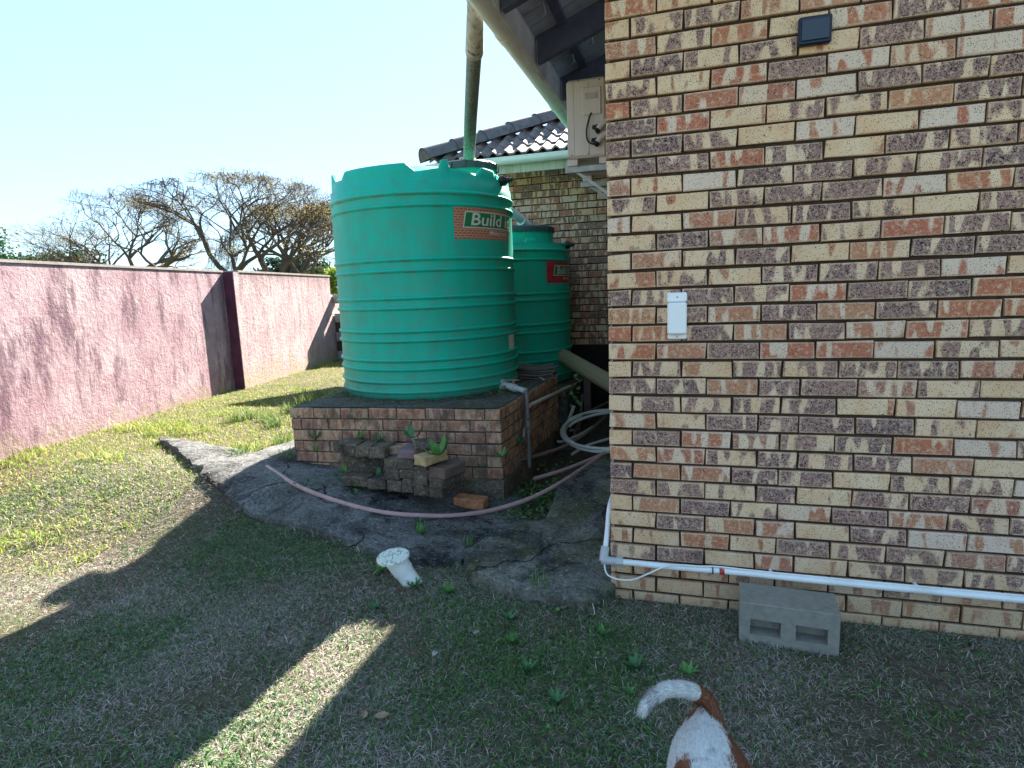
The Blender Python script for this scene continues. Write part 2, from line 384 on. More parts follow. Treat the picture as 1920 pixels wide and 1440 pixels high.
t = newmat('ground_soil'); P = wpos(t); sx = t.n('ShaderNodeSeparateXYZ', {0: P})
c = t.mix(t.ramp(t.noise(P, 25, 5, .7), .3, .7), (.06, .046, .038), (.17, .135, .10))
c = t.mix(t.ramp(t.noise(P, 120, 3, .7), .5, .7), c, (.20, .165, .12))
c = t.mix(t.math('MULTIPLY', t.ramp(t.noise(P, 1.6, 4), .45, .65), .5), c, (.06, .085, .03))
far = t.ramp(t.n('ShaderNodeVectorMath', {0: P}, operation='LENGTH').outputs['Value'], 9, 16)
c = t.mix(far, c, (.17, .2, .06))
M_soil = setc(t, c, .95, .1, t.math('ADD', t.noise(P, 60, 5, .7), t.noise(P, 12, 3)), .8, .03)
t = newmat('blade'); a = t.n('ShaderNodeAttribute', attribute_name='bc').outputs['Color']
M_blade = setc(t, a, .7, .25)
tr = t.n('ShaderNodeBsdfTranslucent', {'Color': a}); mx = t.n('ShaderNodeMixShader', {0: .3}); outn = [n for n in t.t.nodes if n.type == 'OUTPUT_MATERIAL'][0]
t.t.links.new(t.b.outputs[0], mx.inputs[1]); t.t.links.new(tr.outputs[0], mx.inputs[2]); t.t.links.new(mx.outputs[0], outn.inputs[0])

# painted plaster boundary wall
t = newmat('pink_plaster'); P = wpos(t); z = t.n('ShaderNodeSeparateXYZ', {0: P}).outputs[2]
c = t.mix(t.ramp(t.noise(P, 2.2, 5, .7), .35, .7), (.40, .27, .28), (.53, .42, .42))
c = t.mix(t.math('MULTIPLY', t.ramp(t.noise(t.scale(P, (1, 1, .18)), 9, 6, .7), .5, .66), .55), c, (.13, .08, .09))
c = t.mix(t.math('MULTIPLY', t.ramp(t.math('ADD', z, t.math('MULTIPLY', t.noise(P, 3.2, 5, .7), -1.6)), -.25, -.55), .9), c, (.38, .31, .23))
c = t.mix(t.math('MULTIPLY', t.ramp(t.noise(P, 14, 5, .75), .60, .68), .75), c, (.06, .05, .055))
c = t.mix(t.math('MULTIPLY', t.ramp(t.math('ADD', z, t.math('MULTIPLY', t.noise(t.scale(P, (1, 1, .3)), 5, 6, .75), -.9)), 1.28, 1.62), .8), c, (.14, .09, .10))
M_pink = setc(t, c, .9, .15, t.math('ADD', t.noise(P, 16, 6, .75), t.math('MULTIPLY', t.noise(P, 60, 3), .4)), .9, .03)
M_maroon = simple('maroon_paint', (.10, .03, .055), .85, .3, 4, .2, .3, dirt=(.04, .02, .04), dirt_amt=.7)
t = newmat('shaded_pink_plaster'); P = wpos(t); z = t.n('ShaderNodeSeparateXYZ', {0: P}).outputs[2]
c = t.mix(t.ramp(t.noise(P, 1.7, 6, .75), .35, .7), (.29, .17, .20), (.46, .35, .37))  # pink wall again, base darkened to mauve to carry the near panel's shade
c = t.mix(t.math('MULTIPLY', t.ramp(t.noise(t.scale(P, (1, 1, .25)), 5, 6, .75), .5, .62), .8), c, (.12, .065, .09))
c = t.mix(t.math('MULTIPLY', t.ramp(t.noise(t.scale(P, (1, 1, .4)), 8, 6, .8), .60, .66), .8), c, (.50, .44, .36))
c = t.mix(t.math('MULTIPLY', t.ramp(t.math('ADD', z, t.math('MULTIPLY', t.noise(P, 3.2, 5, .7), -1.2)), -.2, -.5), .85), c, (.30, .24, .17))
M_pink_shade = setc(t, c, .9, .15, t.noise(P, 16, 6, .75), .9, .03)
M_cap = simple('wall_cap', (.30, .27, .25), .9, .2, 10, .1, .5)
M_bark = simple('bark', (.085, .065, .065), .9, .3, 6, .1, .5)
M_block = simple('grey_blockwork', (.27, .26, .24), .95, .2, 12, .1, .7)

def sticker_mat(name, red, brickish):
    t = newmat(name); oc = t.n('ShaderNodeTexCoord').outputs['UV']
    P = wpos(t)
    if brickish:
        b = t.n('ShaderNodeTexBrick', {'Vector': oc, 'Scale': 1., 'Color1': (.33, .07, .04, 1), 'Color2': (.25, .05, .035, 1), 'Mortar': (.50, .27, .17, 1), 'Mortar Size': .0045, 'Brick Width': .036, 'Row Height': .020})
        c = t.mix(t.ramp(t.noise(t.scale(P, (8, 8, 2)), 12, 4), .4, .8), b.outputs[0], (.48, .2, .12))
    else:
        c = t.mix(t.ramp(t.noise(P, 9, 2), .45, .55), red, tuple(x*1.35 for x in red))
    return setc(t, c, .4, .4)
M_st1 = sticker_mat('sticker_print', None, True); M_st2 = sticker_mat('sticker_red', (.36, .02, .035), False)
M_logo = simple('logo_green', (.01, .17, .055), .4, .05, 8, .4, 0)
M_white = simple('print_white', (.62, .6, .55), .45, .05, 8, .4, 0)

# ------------------------------------------------------------------ ground
n = 150
gx = np.concatenate([-np.geomspace(900, 9, 26), np.linspace(-8.5, 3.5, 121), np.geomspace(4, 900, 22)])
gy = np.concatenate([-np.geomspace(900, 4, 26), np.linspace(-3.6, 12, 121), np.geomspace(12.5, 1500, 22)])
X, Yg = np.meshgrid(gx, gy, indexing='ij')
Z = G(X, Yg) + .012*(fbm(X*6, Yg*6, 4, 3)-.5)
V = np.stack([X, Yg, Z], -1).reshape(-1, 3); ny = len(gy)
i, j = np.meshgrid(np.arange(len(gx)-1), np.arange(ny-1), indexing='ij'); a0 = (i*ny+j).ravel()
q = np.stack([a0, a0+ny, a0+ny+1, a0+1], 1)
tag(bigmesh('ground', V, q, mat=M_soil, smooth=True), kind='structure')

# ------------------------------------------------------------------ brickwork
_bm = {}
def brick_mesh(L, H=.072, Dp=.106, ch=.0035, seed=0):
    k = (round(L, 3), round(H, 3), round(Dp, 3), seed)
    if k in _bm: return _bm[k]
    me = bpy.data.meshes.new('brick'); x, z = L/2, H/2; rr = random.Random(seed*7+int(L*1000))
    j = lambda: rr.uniform(-.0028, .0028)
    v = []
    for (ix, iz) in ((-1,-1),(1,-1),(1,1),(-1,1)): v.append((ix*(x-ch)+j(), 0, iz*(z-ch)+j()))
    for (ix, iz) in ((-1,-1),(1,-1),(1,1),(-1,1)): v.append((ix*x+j(), ch*1.1, iz*z+j()))
    for (ix, iz) in ((-1,-1),(1,-1),(1,1),(-1,1)): v.append((ix*x, Dp, iz*z))
    f = [(0,1,2,3)]
    for a in range(4):
        b = (a+1)%4; f += [(a, a+4, b+4, b), (a+4, a+8, b+8, b+4)]
    f.append((11,10,9,8))
    me.from_pydata(v, [], f); me.update(); _bm[k] = me; return me
class Joined:
    def __init__(s): s.v = []; s.f = []; s.c = []; s.l = []
    def add(s, me, mtx, colr):
        n = len(s.v)
        for p in me.vertices: s.v.append(tuple(mtx @ p.co)); s.l.append(tuple(p.co)); s.c.append(colr)
        for p in me.polygons: s.f.append(tuple(i+n for i in p.vertices))
    def build(s, name, parent, mat=M_brickj):
        o = meshobj(name, s.v, s.f, mat, parent); me = o.data
        a = me.color_attributes.new('bc', 'FLOAT_COLOR', 'POINT'); a.data.foreach_set('color', np.array(s.c, np.float32).ravel())
        b = me.attributes.new('bl', 'FLOAT_VECTOR', 'POINT'); b.data.foreach_set('vector', np.array(s.l, np.float32).ravel())
        o['kind'] = 'stuff'; return o
def lay(parent, origin, ux, un, z0, rows, course, mat, joined=None, single=lambda s, r: True, h=.072):
    """rows: list of (row index, [(start, end, type)]); ux along the wall, un = outward normal"""
    ux = Vector(ux); un = Vector(un); o0 = Vector(origin)
    for r, items in rows:
        for (s0, s1, ch) in items:
            L = s1-s0
            if L < .03: continue
            me = brick_mesh(L, h, seed=random.randint(0, 7))
            c = o0+ux*((s0+s1)/2)+Vector((0, 0, z0+r*course+course/2+random.uniform(-.0015, .0015))) + un*random.uniform(-.003, .004)
            m3 = Matrix((ux, -un, Vector((0, 0, 1)))).transposed().to_4x4()
            m3 = Matrix.Translation(c) @ m3 @ Matrix.Rotation(random.uniform(-.006, .006), 4, 'Y') @ Matrix.Rotation(random.uniform(-.008, .008), 4, 'Z')
            cl = bcol(ch)
            if single((s0+s1)/2, r):
                b = bpy.data.objects.new('brick', me); link(b, parent); b.matrix_parent_inverse = parent.matrix_world.inverted() if False else Matrix()
                b.matrix_local = Matrix.Translation(-Vector(parent.location)) @ m3
                b.color = cl
                if not me.materials: me.materials.append(mat)
                b.material_slots[0].link = 'OBJECT'; b.material_slots[0].material = mat
            else: joined.add(me, m3, cl)
CO = .085; FM = .2298       # course height, brick module of the near wall
ROWS = ["o c c c","c m m c","p m o c","c k m m","m c p k","o m r p","k r c m","k k m c","k k p k","p c w k","m c m k","w c r m k","m k p r","c p m k c",
        "c m c k","k m k m r","o m r k","o o k r k","o r k r","c m c k m","k k r k","c m m m k","p c k k","c k r p m","o p m k m","k o r k k","m m m k t",
        "t o k m p","t k o r c","t c o c k","m k c p c","t t t m c","t t t c"]
house = empty('brick_house', (0, 0, 0), 'speckled face brick house corner filling the right side with tiled eave above', 'house')
J = Joined()
rows = []
NR = 36
for r in range(-1, NR):
    k = 33-1-r   # index in ROWS, 0 is the highest listed
    types = ROWS[k].split() if 0 <= k < len(ROWS) else []
    half = (r % 2 == 1)
    x = 0.; it = []; b = 0
    while x < 3.6:
        L = .222*FM/.232 if not (b == 0 and half) else .106
        if r < 14 and ((b == 3 and not half) or (b == 3 and half)): L = .165 if not half else .20
        ch = types[b] if b < len(types) else random.choice('ccmmkkprowkm')
        if r <= 0: ch = 't'
        it.append((x, x+L, ch)); x += L+.0098; b += 1
    rows.append((r, it))
lay(house, (0, 0, 0), (1, 0, 0), (0, -1, 0), 0, rows, CO, M_brick, J, lambda s, r: s < 1.78 and 0 <= r < 34)
# side wall of the near wing (seen edge on), flush quoins
def std_rows(a, b, n0, n1, M_=.232, alt=0):
    out = []
    for r in range(n0, n1):
        x = a-(.116 if (r+alt) % 2 else 0)-.0; it = []
        while x < b:
            s0 = max(x, a); s1 = min(x+M_-.010, b)
            it.append((s0, s1, random.choice('ccmmkkprotkm'))); x += M_
        out.append((r, it))
    return out
lay(house, (0, 0, 0), (0, 1, 0), (-1, 0, 0), 0, std_rows(.112, 4.6, -1, NR, alt=1), CO, M_brick, J, lambda s, r: False)
# back wing wall
YB = 4.707; XBL = -2.05
back = empty('brick_house_wing', (-1, YB, 0), 'rear brick wall and tiled hip roof behind the two green tanks', 'house')
ZB = 2.7725 - .085*32
JB = Joined()
rb = []
for r in range(0, 36):
    # the joints read off the photograph: x = -.941 on one course, half a brick away on the next
    a = -.941-.118*((r) % 2); x = a-.2345*6; it = []
    while x < -.01:
        s0 = max(x+.005, XBL); s1 = min(x+.2345-.005, -.01)
        it.append((s0, s1, random.choice('mpkpwrmkpmpt'))); x += .2345
    rb.append((r, it))
lay(back, (0, YB, 0), (1, 0, 0), (0, -1, 0), ZB, rb, CO, M_brick, JB, lambda s, r: s > -1.95 and s < -.45 and r > 8)
lay(back, (XBL, YB, 0), (0, 1, 0), (-1, 0, 0), ZB, std_rows(.112, 4, 0, 36), CO, M_brick, JB, lambda s, r: False)
J.build('brick_courses', house); JB.build('brick_courses', back)
MB().box((.017, .017, -.3), (6, 6, 3.05)).build('wall', M_mortar, house)
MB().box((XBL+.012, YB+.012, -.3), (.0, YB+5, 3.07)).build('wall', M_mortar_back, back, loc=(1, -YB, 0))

# near eave: sloping underside, rafters, battens, fascia and gutter
XE, ZE, PT = -.56, 2.96, R(20)
def roofz(x): return ZE+.10+(x-XE)*math.tan(PT)
def slope_box(x0, x1, y0, y1, dz0, dz1):
    v = [(x0,y0,roofz(x0)+dz0),(x1,y0,roofz(x1)+dz0),(x1,y1,roofz(x1)+dz0),(x0,y1,roofz(x0)+dz0),(x0,y0,roofz(x0)+dz1),(x1,y0,roofz(x1)+dz1),(x1,y1,roofz(x1)+dz1),(x0,y1,roofz(x0)+dz1)]
    return v, [(0,3,2,1),(4,5,6,7),(0,1,5,4),(1,2,6,5),(2,3,7,6),(3,0,4,7)]
roof = MB().add(*slope_box(XE-.04, 5.5, -.5, 9, .055, .10)).build('roof', M_under, house)
nb = 0
for yy in np.arange(-.42, 4.2, .158):      # board joints of the underside: individual boards running up the slope
    MB().add(*slope_box(XE, .02, yy, yy+.150, .030, .053)).build('soffit_board', M_under, house)
for yy in (-.5, .22, .98, 1.76, 2.56, 3.36):
    MB().add(*slope_box(XE+.02, .008, yy, yy+.05, -.13, .028)).build('rafter', M_wood, house)
for xx in (-.40, -.10):
    MB().add(*slope_box(xx, xx+.05, -.5, 4.2, .005, .0285)).build('batten', M_wood, house)
MB().box((XE-.02, -.5, ZE-.03), (XE+.005, 4.14, ZE+.15), .002).build('fascia', M_fascia, house)
def gutter_prof(r): return [(r*math.cos(t), r*math.sin(t)) for t in np.linspace(math.pi, 2*math.pi, 13)]
def gutter(y0, y1, cx, cz, r, mat, parent, along='y', loc=(0,0,0)):
    v = []; f = []
    outer = gutter_prof(r); inner = [(a*.955, b*.955) for a, b in outer][::-1]; pr = [(-r-.006, .006), (-r-.006, -.003)]+outer+[(r, .01), (r-.004, .01)]+inner+[(-r+.006, .006)]
    for yy in (y0, y1):
        for a, b in pr: v.append((cx+a, yy, cz+b) if along == 'y' else (yy, cx-a, cz+b) if False else ((cx+a, yy, cz+b) if along == 'y' else (yy, cx+a, cz+b)))
    m = len(pr)
    for k in range(m): f.append((k, (k+1)%m, m+(k+1)%m, m+k))
    o = meshobj('gutter', v, f, mat, parent, loc=loc); return smooth_angle(o, 40)
gutter(-.5, 4.05, XE-.085, ZE+.055, .062, M_gutter, house)
for y in (.62, 2.05, 3.6):   # union sleeves
    pr = gutter_prof(.0665); v = []; f = []
    for yy in (y, y+.09):
        for a, b in pr: v.append((XE-.085+a, yy, ZE+.055+b))
        for a, b in pr[::-1]: v.append((XE-.085+a*.96, yy, ZE+.055+b*.96))
    m = 26
    for k in range(m): f.append((k, (k+1)%m, m+(k+1)%m, m+k))
    f += [tuple(range(m))[::-1], tuple(range(m, 2*m))]
    smooth_angle(meshobj('gutter_joint', v, f, M_gutter, house), 40)
for y in (.35, 1.1, 1.85, 2.6): 
    MB().box((XE-.03, y, ZE-.01), (XE-.02, y+.025, ZE+.07)).box((XE-.03, y-.015, ZE+.03), (XE-.0215, y+.04, ZE+.04)).build('gutter_bracket', M_wood, house)
for y, x in ((.05, -.30), (.55, -.22), (.62, -.42), (1.3, -.25), (1.42, -.4), (2.1, -.2)):   # nailing straps hanging from the boards
    z0 = roofz(x)+.03
    MB().tube([(x, y, z0), (x+.01, y+.03, z0-.07), (x-.02, y+.05, z0-.075)], .0035, 5).build('strap', M_galv, house)

# back wing hip roof with separate tiles
ZG = 3.10; YE = 4.08; XC = -2.62; PH = R(26); tp = math.tan(PH)
bo = (1, -YB, 0)
def tile_mesh(name, cut=0):
    me = bpy.data.meshes.new(name); v = []; f = []; W = .30; L = .36; N = 12
    for jj in (0, 1):
        for i in range(N+1):
            u = i/N; hh = .040*max(0, math.sin(2*math.pi*u*2-.6))**.8+.004
            for th in (0, -.024): v.append(((u-.5)*W, jj*L, hh+th))
    m = (N+1)*2
    for i in range(N):
        a = i*2; f += [(a, a+2, m+a+2, m+a), (a+1, m+a+1, m+a+3, a+3), (a, a+1, a+3, a+2), (m+a, m+a+2, m+a+3, m+a+1)]
    f += [(0, m, m+1, 1), (m-2, m-1, 2*m-1, 2*m-2)]
    me.from_pydata(v, [], f); me.update(); me.materials.append(M_tile); me.polygons.foreach_set('use_smooth', [True]*len(me.polygons)); me.set_sharp_from_angle(angle=R(50)); return me
TM = tile_mesh('roof_tile')
rowL = .32*math.cos(PH)
for side in (0, 1):
    for rr in range(11):
        d = rr*rowL
        for k in range(16):
            if side == 0:
                xx = XC+.15+k*.30
                if xx < XC+d+.10 or xx > -.2 and rr < 2 or xx > 1.0: continue
                loc = (xx, YE-.03+d, ZG+d*tp+.01+rr*.001); rot = (PH-.05, 0, random.uniform(-.01, .01))
            else:
                yy = YE+.15+k*.30
                if yy < YE+d+.25 or rr > 7: continue
                loc = (XC-.03+d, yy, ZG+d*tp+.01+rr*.001); rot = (PH-.05, 0, -math.pi/2)
            o = bpy.data.objects.new('roof_tile', TM); link(o, back); o.location = Vector(loc)+Vector(bo); o.rotation_euler = rot
# deck under the tiles
dd = 3.2
v = [(XC, YE, ZG-.02), (1.0, YE, ZG-.02), (1.0, YE+dd, ZG-.02+dd*tp), (XC+dd, YE+dd, ZG-.02+dd*tp), (XC, YE+6, ZG-.02), (XC+dd, YE+6, ZG-.02+dd*tp), (1.0, YE+6, ZG-.02+dd*tp)]
meshobj('roof_deck', v, [(0,1,2,3),(0,3,5,4),(3,2,6,5)], M_tile, back, loc=bo)
# hip ridge: overlapping half-round ridge tiles
hd = Vector((1, 1, tp)).normalized(); hside = Vector((1, -1, 0)).normalized(); hup = hside.cross(hd).normalized()
if hup.z < 0: hup = -hup
s = 0.
base = Vector((XC-.05, YE-.05, ZG+.02))
while s < 4.2:
    Lr = .42; v = []; f = []
    for e, rad in ((0, .160), (1, .140)):
        for th in (0, .020):
            for k in range(11):
                a = math.pi*k/10; p = base+hd*(s+e*(Lr+.03))+hside*(math.cos(a)*(rad-th))+hup*(math.sin(a)*(rad-th)*.95)
                v.append(p)
    for k in range(10):
        f += [(k, k+1, 22+k+1, 22+k), (11+k, 33+k, 33+k+1, 11+k+1), (k, 11+k, 11+k+1, k+1), (22+k, 22+k+1, 33+k+1, 33+k)]
    if s == 0:
        n0 = len(v); v.append(base+hup*.0); f += [(n0, k+1, k) for k in range(10)]
    smooth_angle(meshobj('ridge_tile', v, f, M_ridge, back, loc=bo), 50); s += Lr
MB().box((XC+.02, YE+.03, ZG-.20), (-.02, YE+.05, ZG-.005), .002).box((XC+.02, YE+.05, ZG-.20), (XC+.04, YE+5, ZG-.005)).build('fascia', M_fascia2, back, loc=bo)
MB().box((XC+.04, YE+.052, ZG-.06), (-.02, YB-.002, ZG-.05)).build('soffit', M_fascia2, back, loc=bo)
gutter(XC-.02, -.35, YE-.045, ZG-.045, .07, M_gutter2, back, along='x', loc=bo)

# unseen roof added behind the tank to throw the shadow band on the lawn
pr = empty('shadow_roof', (-4, 8.6, 0), 'flat roof on thin posts, added unseen behind the front tank to shade the lawn', 'roof')
MB().add([(-5.1, 8.0, 3.38), (-2.7, 8.0, 3.38), (-2.7, 9.6, 3.46), (-4.4, 9.6, 3.46), (-5.1, 8.0, 3.46), (-2.7, 8.0, 3.46), (-2.7, 9.6, 3.54), (-4.4, 9.6, 3.54)],
         [(0,3,2,1),(4,5,6,7),(0,1,5,4),(1,2,6,5),(2,3,7,6),(3,0,4,7)]).build('roof_sheet', M_fascia, pr, loc=(4, -8.6, 0))
for x in (-4.0, -2.8): MB().box((x, 8.9, .1), (x+.08, 8.98, 3.44)).build('post', M_fascia, pr, loc=(4, -8.6, 0))

# ------------------------------------------------------------------ concrete apron and broken slabs
def slab(name, outline, zfun, thick, mat, rings=16, sub=10, rough=.02, seed=3, center=None):
    pts = []; N = len(outline)
    for a in range(N):
        p = np.array(outline[a]); q = np.array(outline[(a+1)%N]); L = np.hypot(*(q-p)); k = max(2, int(L/.05)); nrm = np.array([q[1]-p[1], p[0]-q[0]])/max(L, 1e-6)
        for b in range(k):
            t = b/k; c = p+(q-p)*t; d = (fbm(c[0]*4, c[1]*4, seed, 4)-.5)*.16*min(1, L)+(fbm(c[0]*22, c[1]*22, seed+5, 2)-.5)*.03; pts.append(c+nrm*d)
    pts = np.array(pts); c = pts.mean(0) if center is None else np.array(center); m = len(pts); v = []; f = []
    for k in range(rings+1):
        t = 1-(k/rings)**1.0*.999
        for p in pts:
            q = c+(p-c)*t; e = min(1, (1-t)*np.hypot(*(p-c))/.035)
            z = zfun(q[0], q[1])+rough*(fbm(q[0]*2.2, q[1]*2.2, seed, 5)-.5)*2+.012*(fbm(q[0]*14, q[1]*14, seed+9, 3)-.5) - .008*(1-e)
            v.append((q[0], q[1], z))
    for p in pts:
        jit = .02*(fbm(p[0]*30, p[1]*30, seed+2, 2)-.6)
        v.append((p[0]+(c[0]-p[0])*.01+jit, p[1]+(c[1]-p[1])*.01+jit, zfun(p[0], p[1])-thick))
    for k in range(rings):
        for a in range(m):
            b = (a+1)%m; f.append((k*m+a, k*m+b, (k+1)*m+b, (k+1)*m+a))
    n0 = (rings+1)*m
    for a in range(m): f.append((n0+a, n0+(a+1)%m, (a+1)%m, a))
    f.append(tuple(rings*m+a for a in range(m)))
    return smooth_angle(meshobj(name, v, f, mat), 42)
def W2(pts, up=0): return [tuple(gnd(x, y, up)[:2]) for x, y in pts]
def apz(x, y): return float(G(x, y))+.058
edge = W2([(421,932),(470,960),(560,985),(640,1008),(700,1028),(752,1046),(800,1050),(868,1052),(885,1025),(980,1000)], .05)
ap_out = edge+[(-.55, .72), (-.75, .95), (-.85, 1.4), (-1.2, 1.9), (-2.8, 2.0)]+W2([(545,826),(421,862)], .05)+[(-4.6, 1.6)]
tag(slab('path', ap_out, apz, .16, M_apron, 26, rough=.022, center=(-2.1, 1.0)), kind='structure')
fs = W2([(868,1045),(885,1083),(935,1100),(990,1112),(1040,1124),(1092,1136),(1142,1118)], .05)+[(.03, .0)]+[(.0, .10)]+[(-.01, .62)]+W2([(1060,983),(1010,992),(960,1010)], .05)
tag(slab('concrete_slab', fs, lambda x, y: .034+.04*float(ss((y+.2)/.6)), .16, M_slab, 22, rough=.04, seed=11),
    'broken mossy concrete slab lying against the foot of the brick corner', 'slab', 'broken concrete slabs')
bs = W2([(1025,978),(1038,940),(1062,905),(1105,880)], .09)+[(-.35, 2.3), (-.02, 2.3), (-.02, .66)]
tag(slab('concrete_slab', bs, lambda x, y: .05+.05*float(ss((y-.4)/.8)), .2, M_slab, 12, rough=.015, seed=23),
    'sloping dark concrete strip beside the corner, behind the broken mossy slab', 'slab', 'broken concrete slabs')

# ------------------------------------------------------------------ plinth under the front tank
ZT = .702; PC = .0885
FR = Vector((-.927, 1.126, 0)); FL = Vector((-2.634, 1.024, 0)); BR = Vector((-.851, 2.80, 0))
pl = empty('brick_plinth', (-1.8, 2, 0), 'weathered brick plinth with weeds carrying the front green tank', 'plinth')
def inv(p): return (-p.location[0], -p.location[1], -p.location[2])
ux = (FR-FL).normalized(); un = Vector((ux.y, -ux.x, 0)); Wd = (FR-FL).length; mod = Wd/7.42
def prow(total, first, last_half, seedt):
    out = []
    return out
rws = []
for r in range(7):    # counted from the top down
    e = Wd; it = []; x = e
    if r % 2 == 0: L0 = mod*.5
    else: L0 = mod
    x0 = x-L0; b = 0
    while True:
        lo = max(x-L0, (.0, .006, .014, .02, .03, .04, .05)[r])
        if x-lo < .04: break
        it.append((lo+.004, x-.004 if b else x, ('c' if (b == 0 and r % 2 == 0) else random.choice('ptorptok'))))
        x -= L0; L0 = mod; b += 1
    rws.append((-r-1, it))
lay(pl, FL, ux, un, ZT, rws, PC, M_brickg, None, h=.0775)
ux2 = (BR-FR).normalized(); un2 = Vector((ux2.y, -ux2.x, 0)); W2d = (BR-FR).length
rws = []
for r in range(7):
    x = .0; it = []
    first = mod*.98 if r % 2 == 0 else mod*.5
    L0 = first; x = .010 if True else 0
    while x < W2d-.02:
        hi = min(x+L0-.008, W2d); it.append((x, hi, 't')); x += L0; L0 = mod
    rws.append((-r-1, it))
lay(pl, FR, ux2, un2, ZT, rws, PC, M_brickg, None, h=.0775)
FLb = Vector((-2.60, 2.76, 0))
ins = .014
def inset_poly(ps, d):
    c = sum(ps, Vector())/len(ps); return [p+(c-p).normalized()*d*1.4 for p in ps]
ps = inset_poly([FL, FR, BR, FLb], ins)
v = [(p.x, p.y, -.1) for p in ps]+[(p.x, p.y, ZT-.012) for p in ps]
meshobj('core', v, [(0,1,5,4),(1,2,6,5),(2,3,7,6),(3,0,4,7),(4,5,6,7)], M_found, pl, loc=inv(pl))
# foundation skirt
ps2 = [FL+Vector((.35, -.012, 0)), FR+Vector((.014, -.02, 0)), BR+Vector((.02, 0, 0)), FLb]
v = [(p.x, p.y, -.12) for p in ps2]+[(p.x+random.uniform(-.004, .004), p.y, ZT-6*PC-.006) for p in ps2]
meshobj('foundation', v, [(0,1,5,4),(1,2,6,5),(2,3,7,6),(3,0,4,7),(4,5,6,7)], M_found, pl, loc=inv(pl))
# left end bricks
ux3 = (FL-FLb).normalized(); un3 = Vector((ux3.y, -ux3.x, 0))
JP = Joined(); lay(pl, FLb, ux3, un3, ZT, [(-r-1, [(k*mod+.11*(r % 2), min(k*mod+.11*(r % 2)+.222, (FL-FLb).length-.012), random.choice('kptk')) for k in range(7)]) for r in range(5)], PC, M_brickg, None, h=.0775)
# top soil sheet between cap bricks, slightly lumpy
soiltop = []; NX = 40
ptop = inset_poly([FL, FR, BR, FLb], .012)
vv = []; ff = []
for a in range(NX+1):
    for b in range(NX+1):
        u, w_ = a/NX, b/NX
        p = (ptop[0]*(1-u)+ptop[1]*u)*(1-w_)+(ptop[3]*(1-u)+ptop[2]*u)*w_
        e = min(u, 1-u, w_, 1-w_)
        z = ZT+.002+min(.012, max(0, (e-.07))*.3)+.02*(fbm(p.x*9, p.y*9, 5, 4)-.5)*(1 if e > .05 else .15)
        vv.append((p.x, p.y, z))
for a in range(NX):
    for b in range(NX): k = a*(NX+1)+b; ff.append((k, k+NX+1, k+NX+2, k+1))
M_topsoil = slab_mat('plinth_top_soil', (.13, .12, .1), .35, .6)
meshobj('top_screed', vv, ff, M_topsoil, pl, smooth=True, loc=inv(pl))

# ------------------------------------------------------------------ tanks
def cyl(x, y, cx, cy, rad):
    d = ray(x, y); A = d[0]**2+d[1]**2; ox, oy = CAM[0]-cx, CAM[1]-cy; B = ox*d[0]+oy*d[1]; Cc = ox*ox+oy*oy-rad*rad; D = max(0, B*B-A*Cc)
    t = (-B-math.sqrt(D))/A; p = CAM+d*t; return math.atan2(p[1]-cy, p[0]-cx), p[2]
T1 = (-1.865, 2.087, .775)
def tank(name, cx, cy, zb, rad, ribs, ztop, crown, label, group, lidc, lidr, neckh):
    t = empty(name, (cx, cy, zb), label, 'water tank', group)
    prof = [(rad-.03, 0), (rad-.012, .012), (rad-.004, .04)]
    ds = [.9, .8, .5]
    for zr in sorted(ribs):
        z = zr-zb
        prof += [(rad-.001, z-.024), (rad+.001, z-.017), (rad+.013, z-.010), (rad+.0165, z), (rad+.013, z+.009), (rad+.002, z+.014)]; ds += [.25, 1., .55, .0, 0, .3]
    H = ztop-zb
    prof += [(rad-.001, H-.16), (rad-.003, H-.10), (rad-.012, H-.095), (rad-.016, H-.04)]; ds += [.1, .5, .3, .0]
    N = 400; v = []; f = []; m = len(prof); dirt = []
    # crown: lip whose height follows crown(angle)
    for j in range(N):
        a = 2*math.pi*j/N
        for (r, z), d_ in zip(prof, ds): v.append((r*math.cos(a), r*math.sin(a), z)); dirt.append(d_)
        hc = crown(a)
        hcz = H+hc
        for (r, z) in ((rad-.022, hcz-.012), (rad-.030, hcz), (rad-.05, hcz-.004), (rad-.075, H-.055), (rad-.13, H-.06)):
            v.append((r*math.cos(a), r*math.sin(a), z)); dirt.append(.0)
        # dome
        for (r, z) in ((rad*.72, H-.01), (rad*.45, H+.09), (.02, H+.11)): v.append((r*math.cos(a), r*math.sin(a), z)); dirt.append(.3)
    m2 = m+8
    for j in range(N):
        j2 = (j+1)%N
        for i in range(m2-1): f.append((j*m2+i, j2*m2+i, j2*m2+i+1, j*m2+i+1))
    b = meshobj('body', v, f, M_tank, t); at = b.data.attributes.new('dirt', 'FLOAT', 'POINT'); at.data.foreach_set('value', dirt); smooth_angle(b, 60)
    # neck and lid
    mb = MB().lathe([(lidr+.03, -.10), (lidr+.03, neckh-.02), (lidr, neckh-.01)], 40, (lidc[0], lidc[1], H)); smooth_angle(mb.build('neck', M_tank, t), 40)
    mb = MB().lathe([(lidr+.045, neckh-.03), (lidr+.047, neckh+.02), (lidr+.03, neckh+.035), (lidr*.6, neckh+.05), (.001, neckh+.052)], 40, (lidc[0], lidc[1], H))
    for k in range(14):
        a = 2*math.pi*k/14; mb.box((lidr+.04, -.012, neckh-.028), (lidr+.058, .012, neckh+.022), 0, Matrix.Translation((lidc[0], lidc[1], H)) @ Matrix.Rotation(a, 4, 'Z'))
    smooth_angle(mb.build('lid', M_lid, t), 40)
    return t
px_ribs1 = [360, 383, 485, 506, 558, 577, 621, 639, 676, 693, 717, 736]
ribs1 = [cyl(780, y, T1[0], T1[1], T1[2]+.01)[1] for y in px_ribs1]
ZTOP1 = cyl(700, 318, *T1)[1]
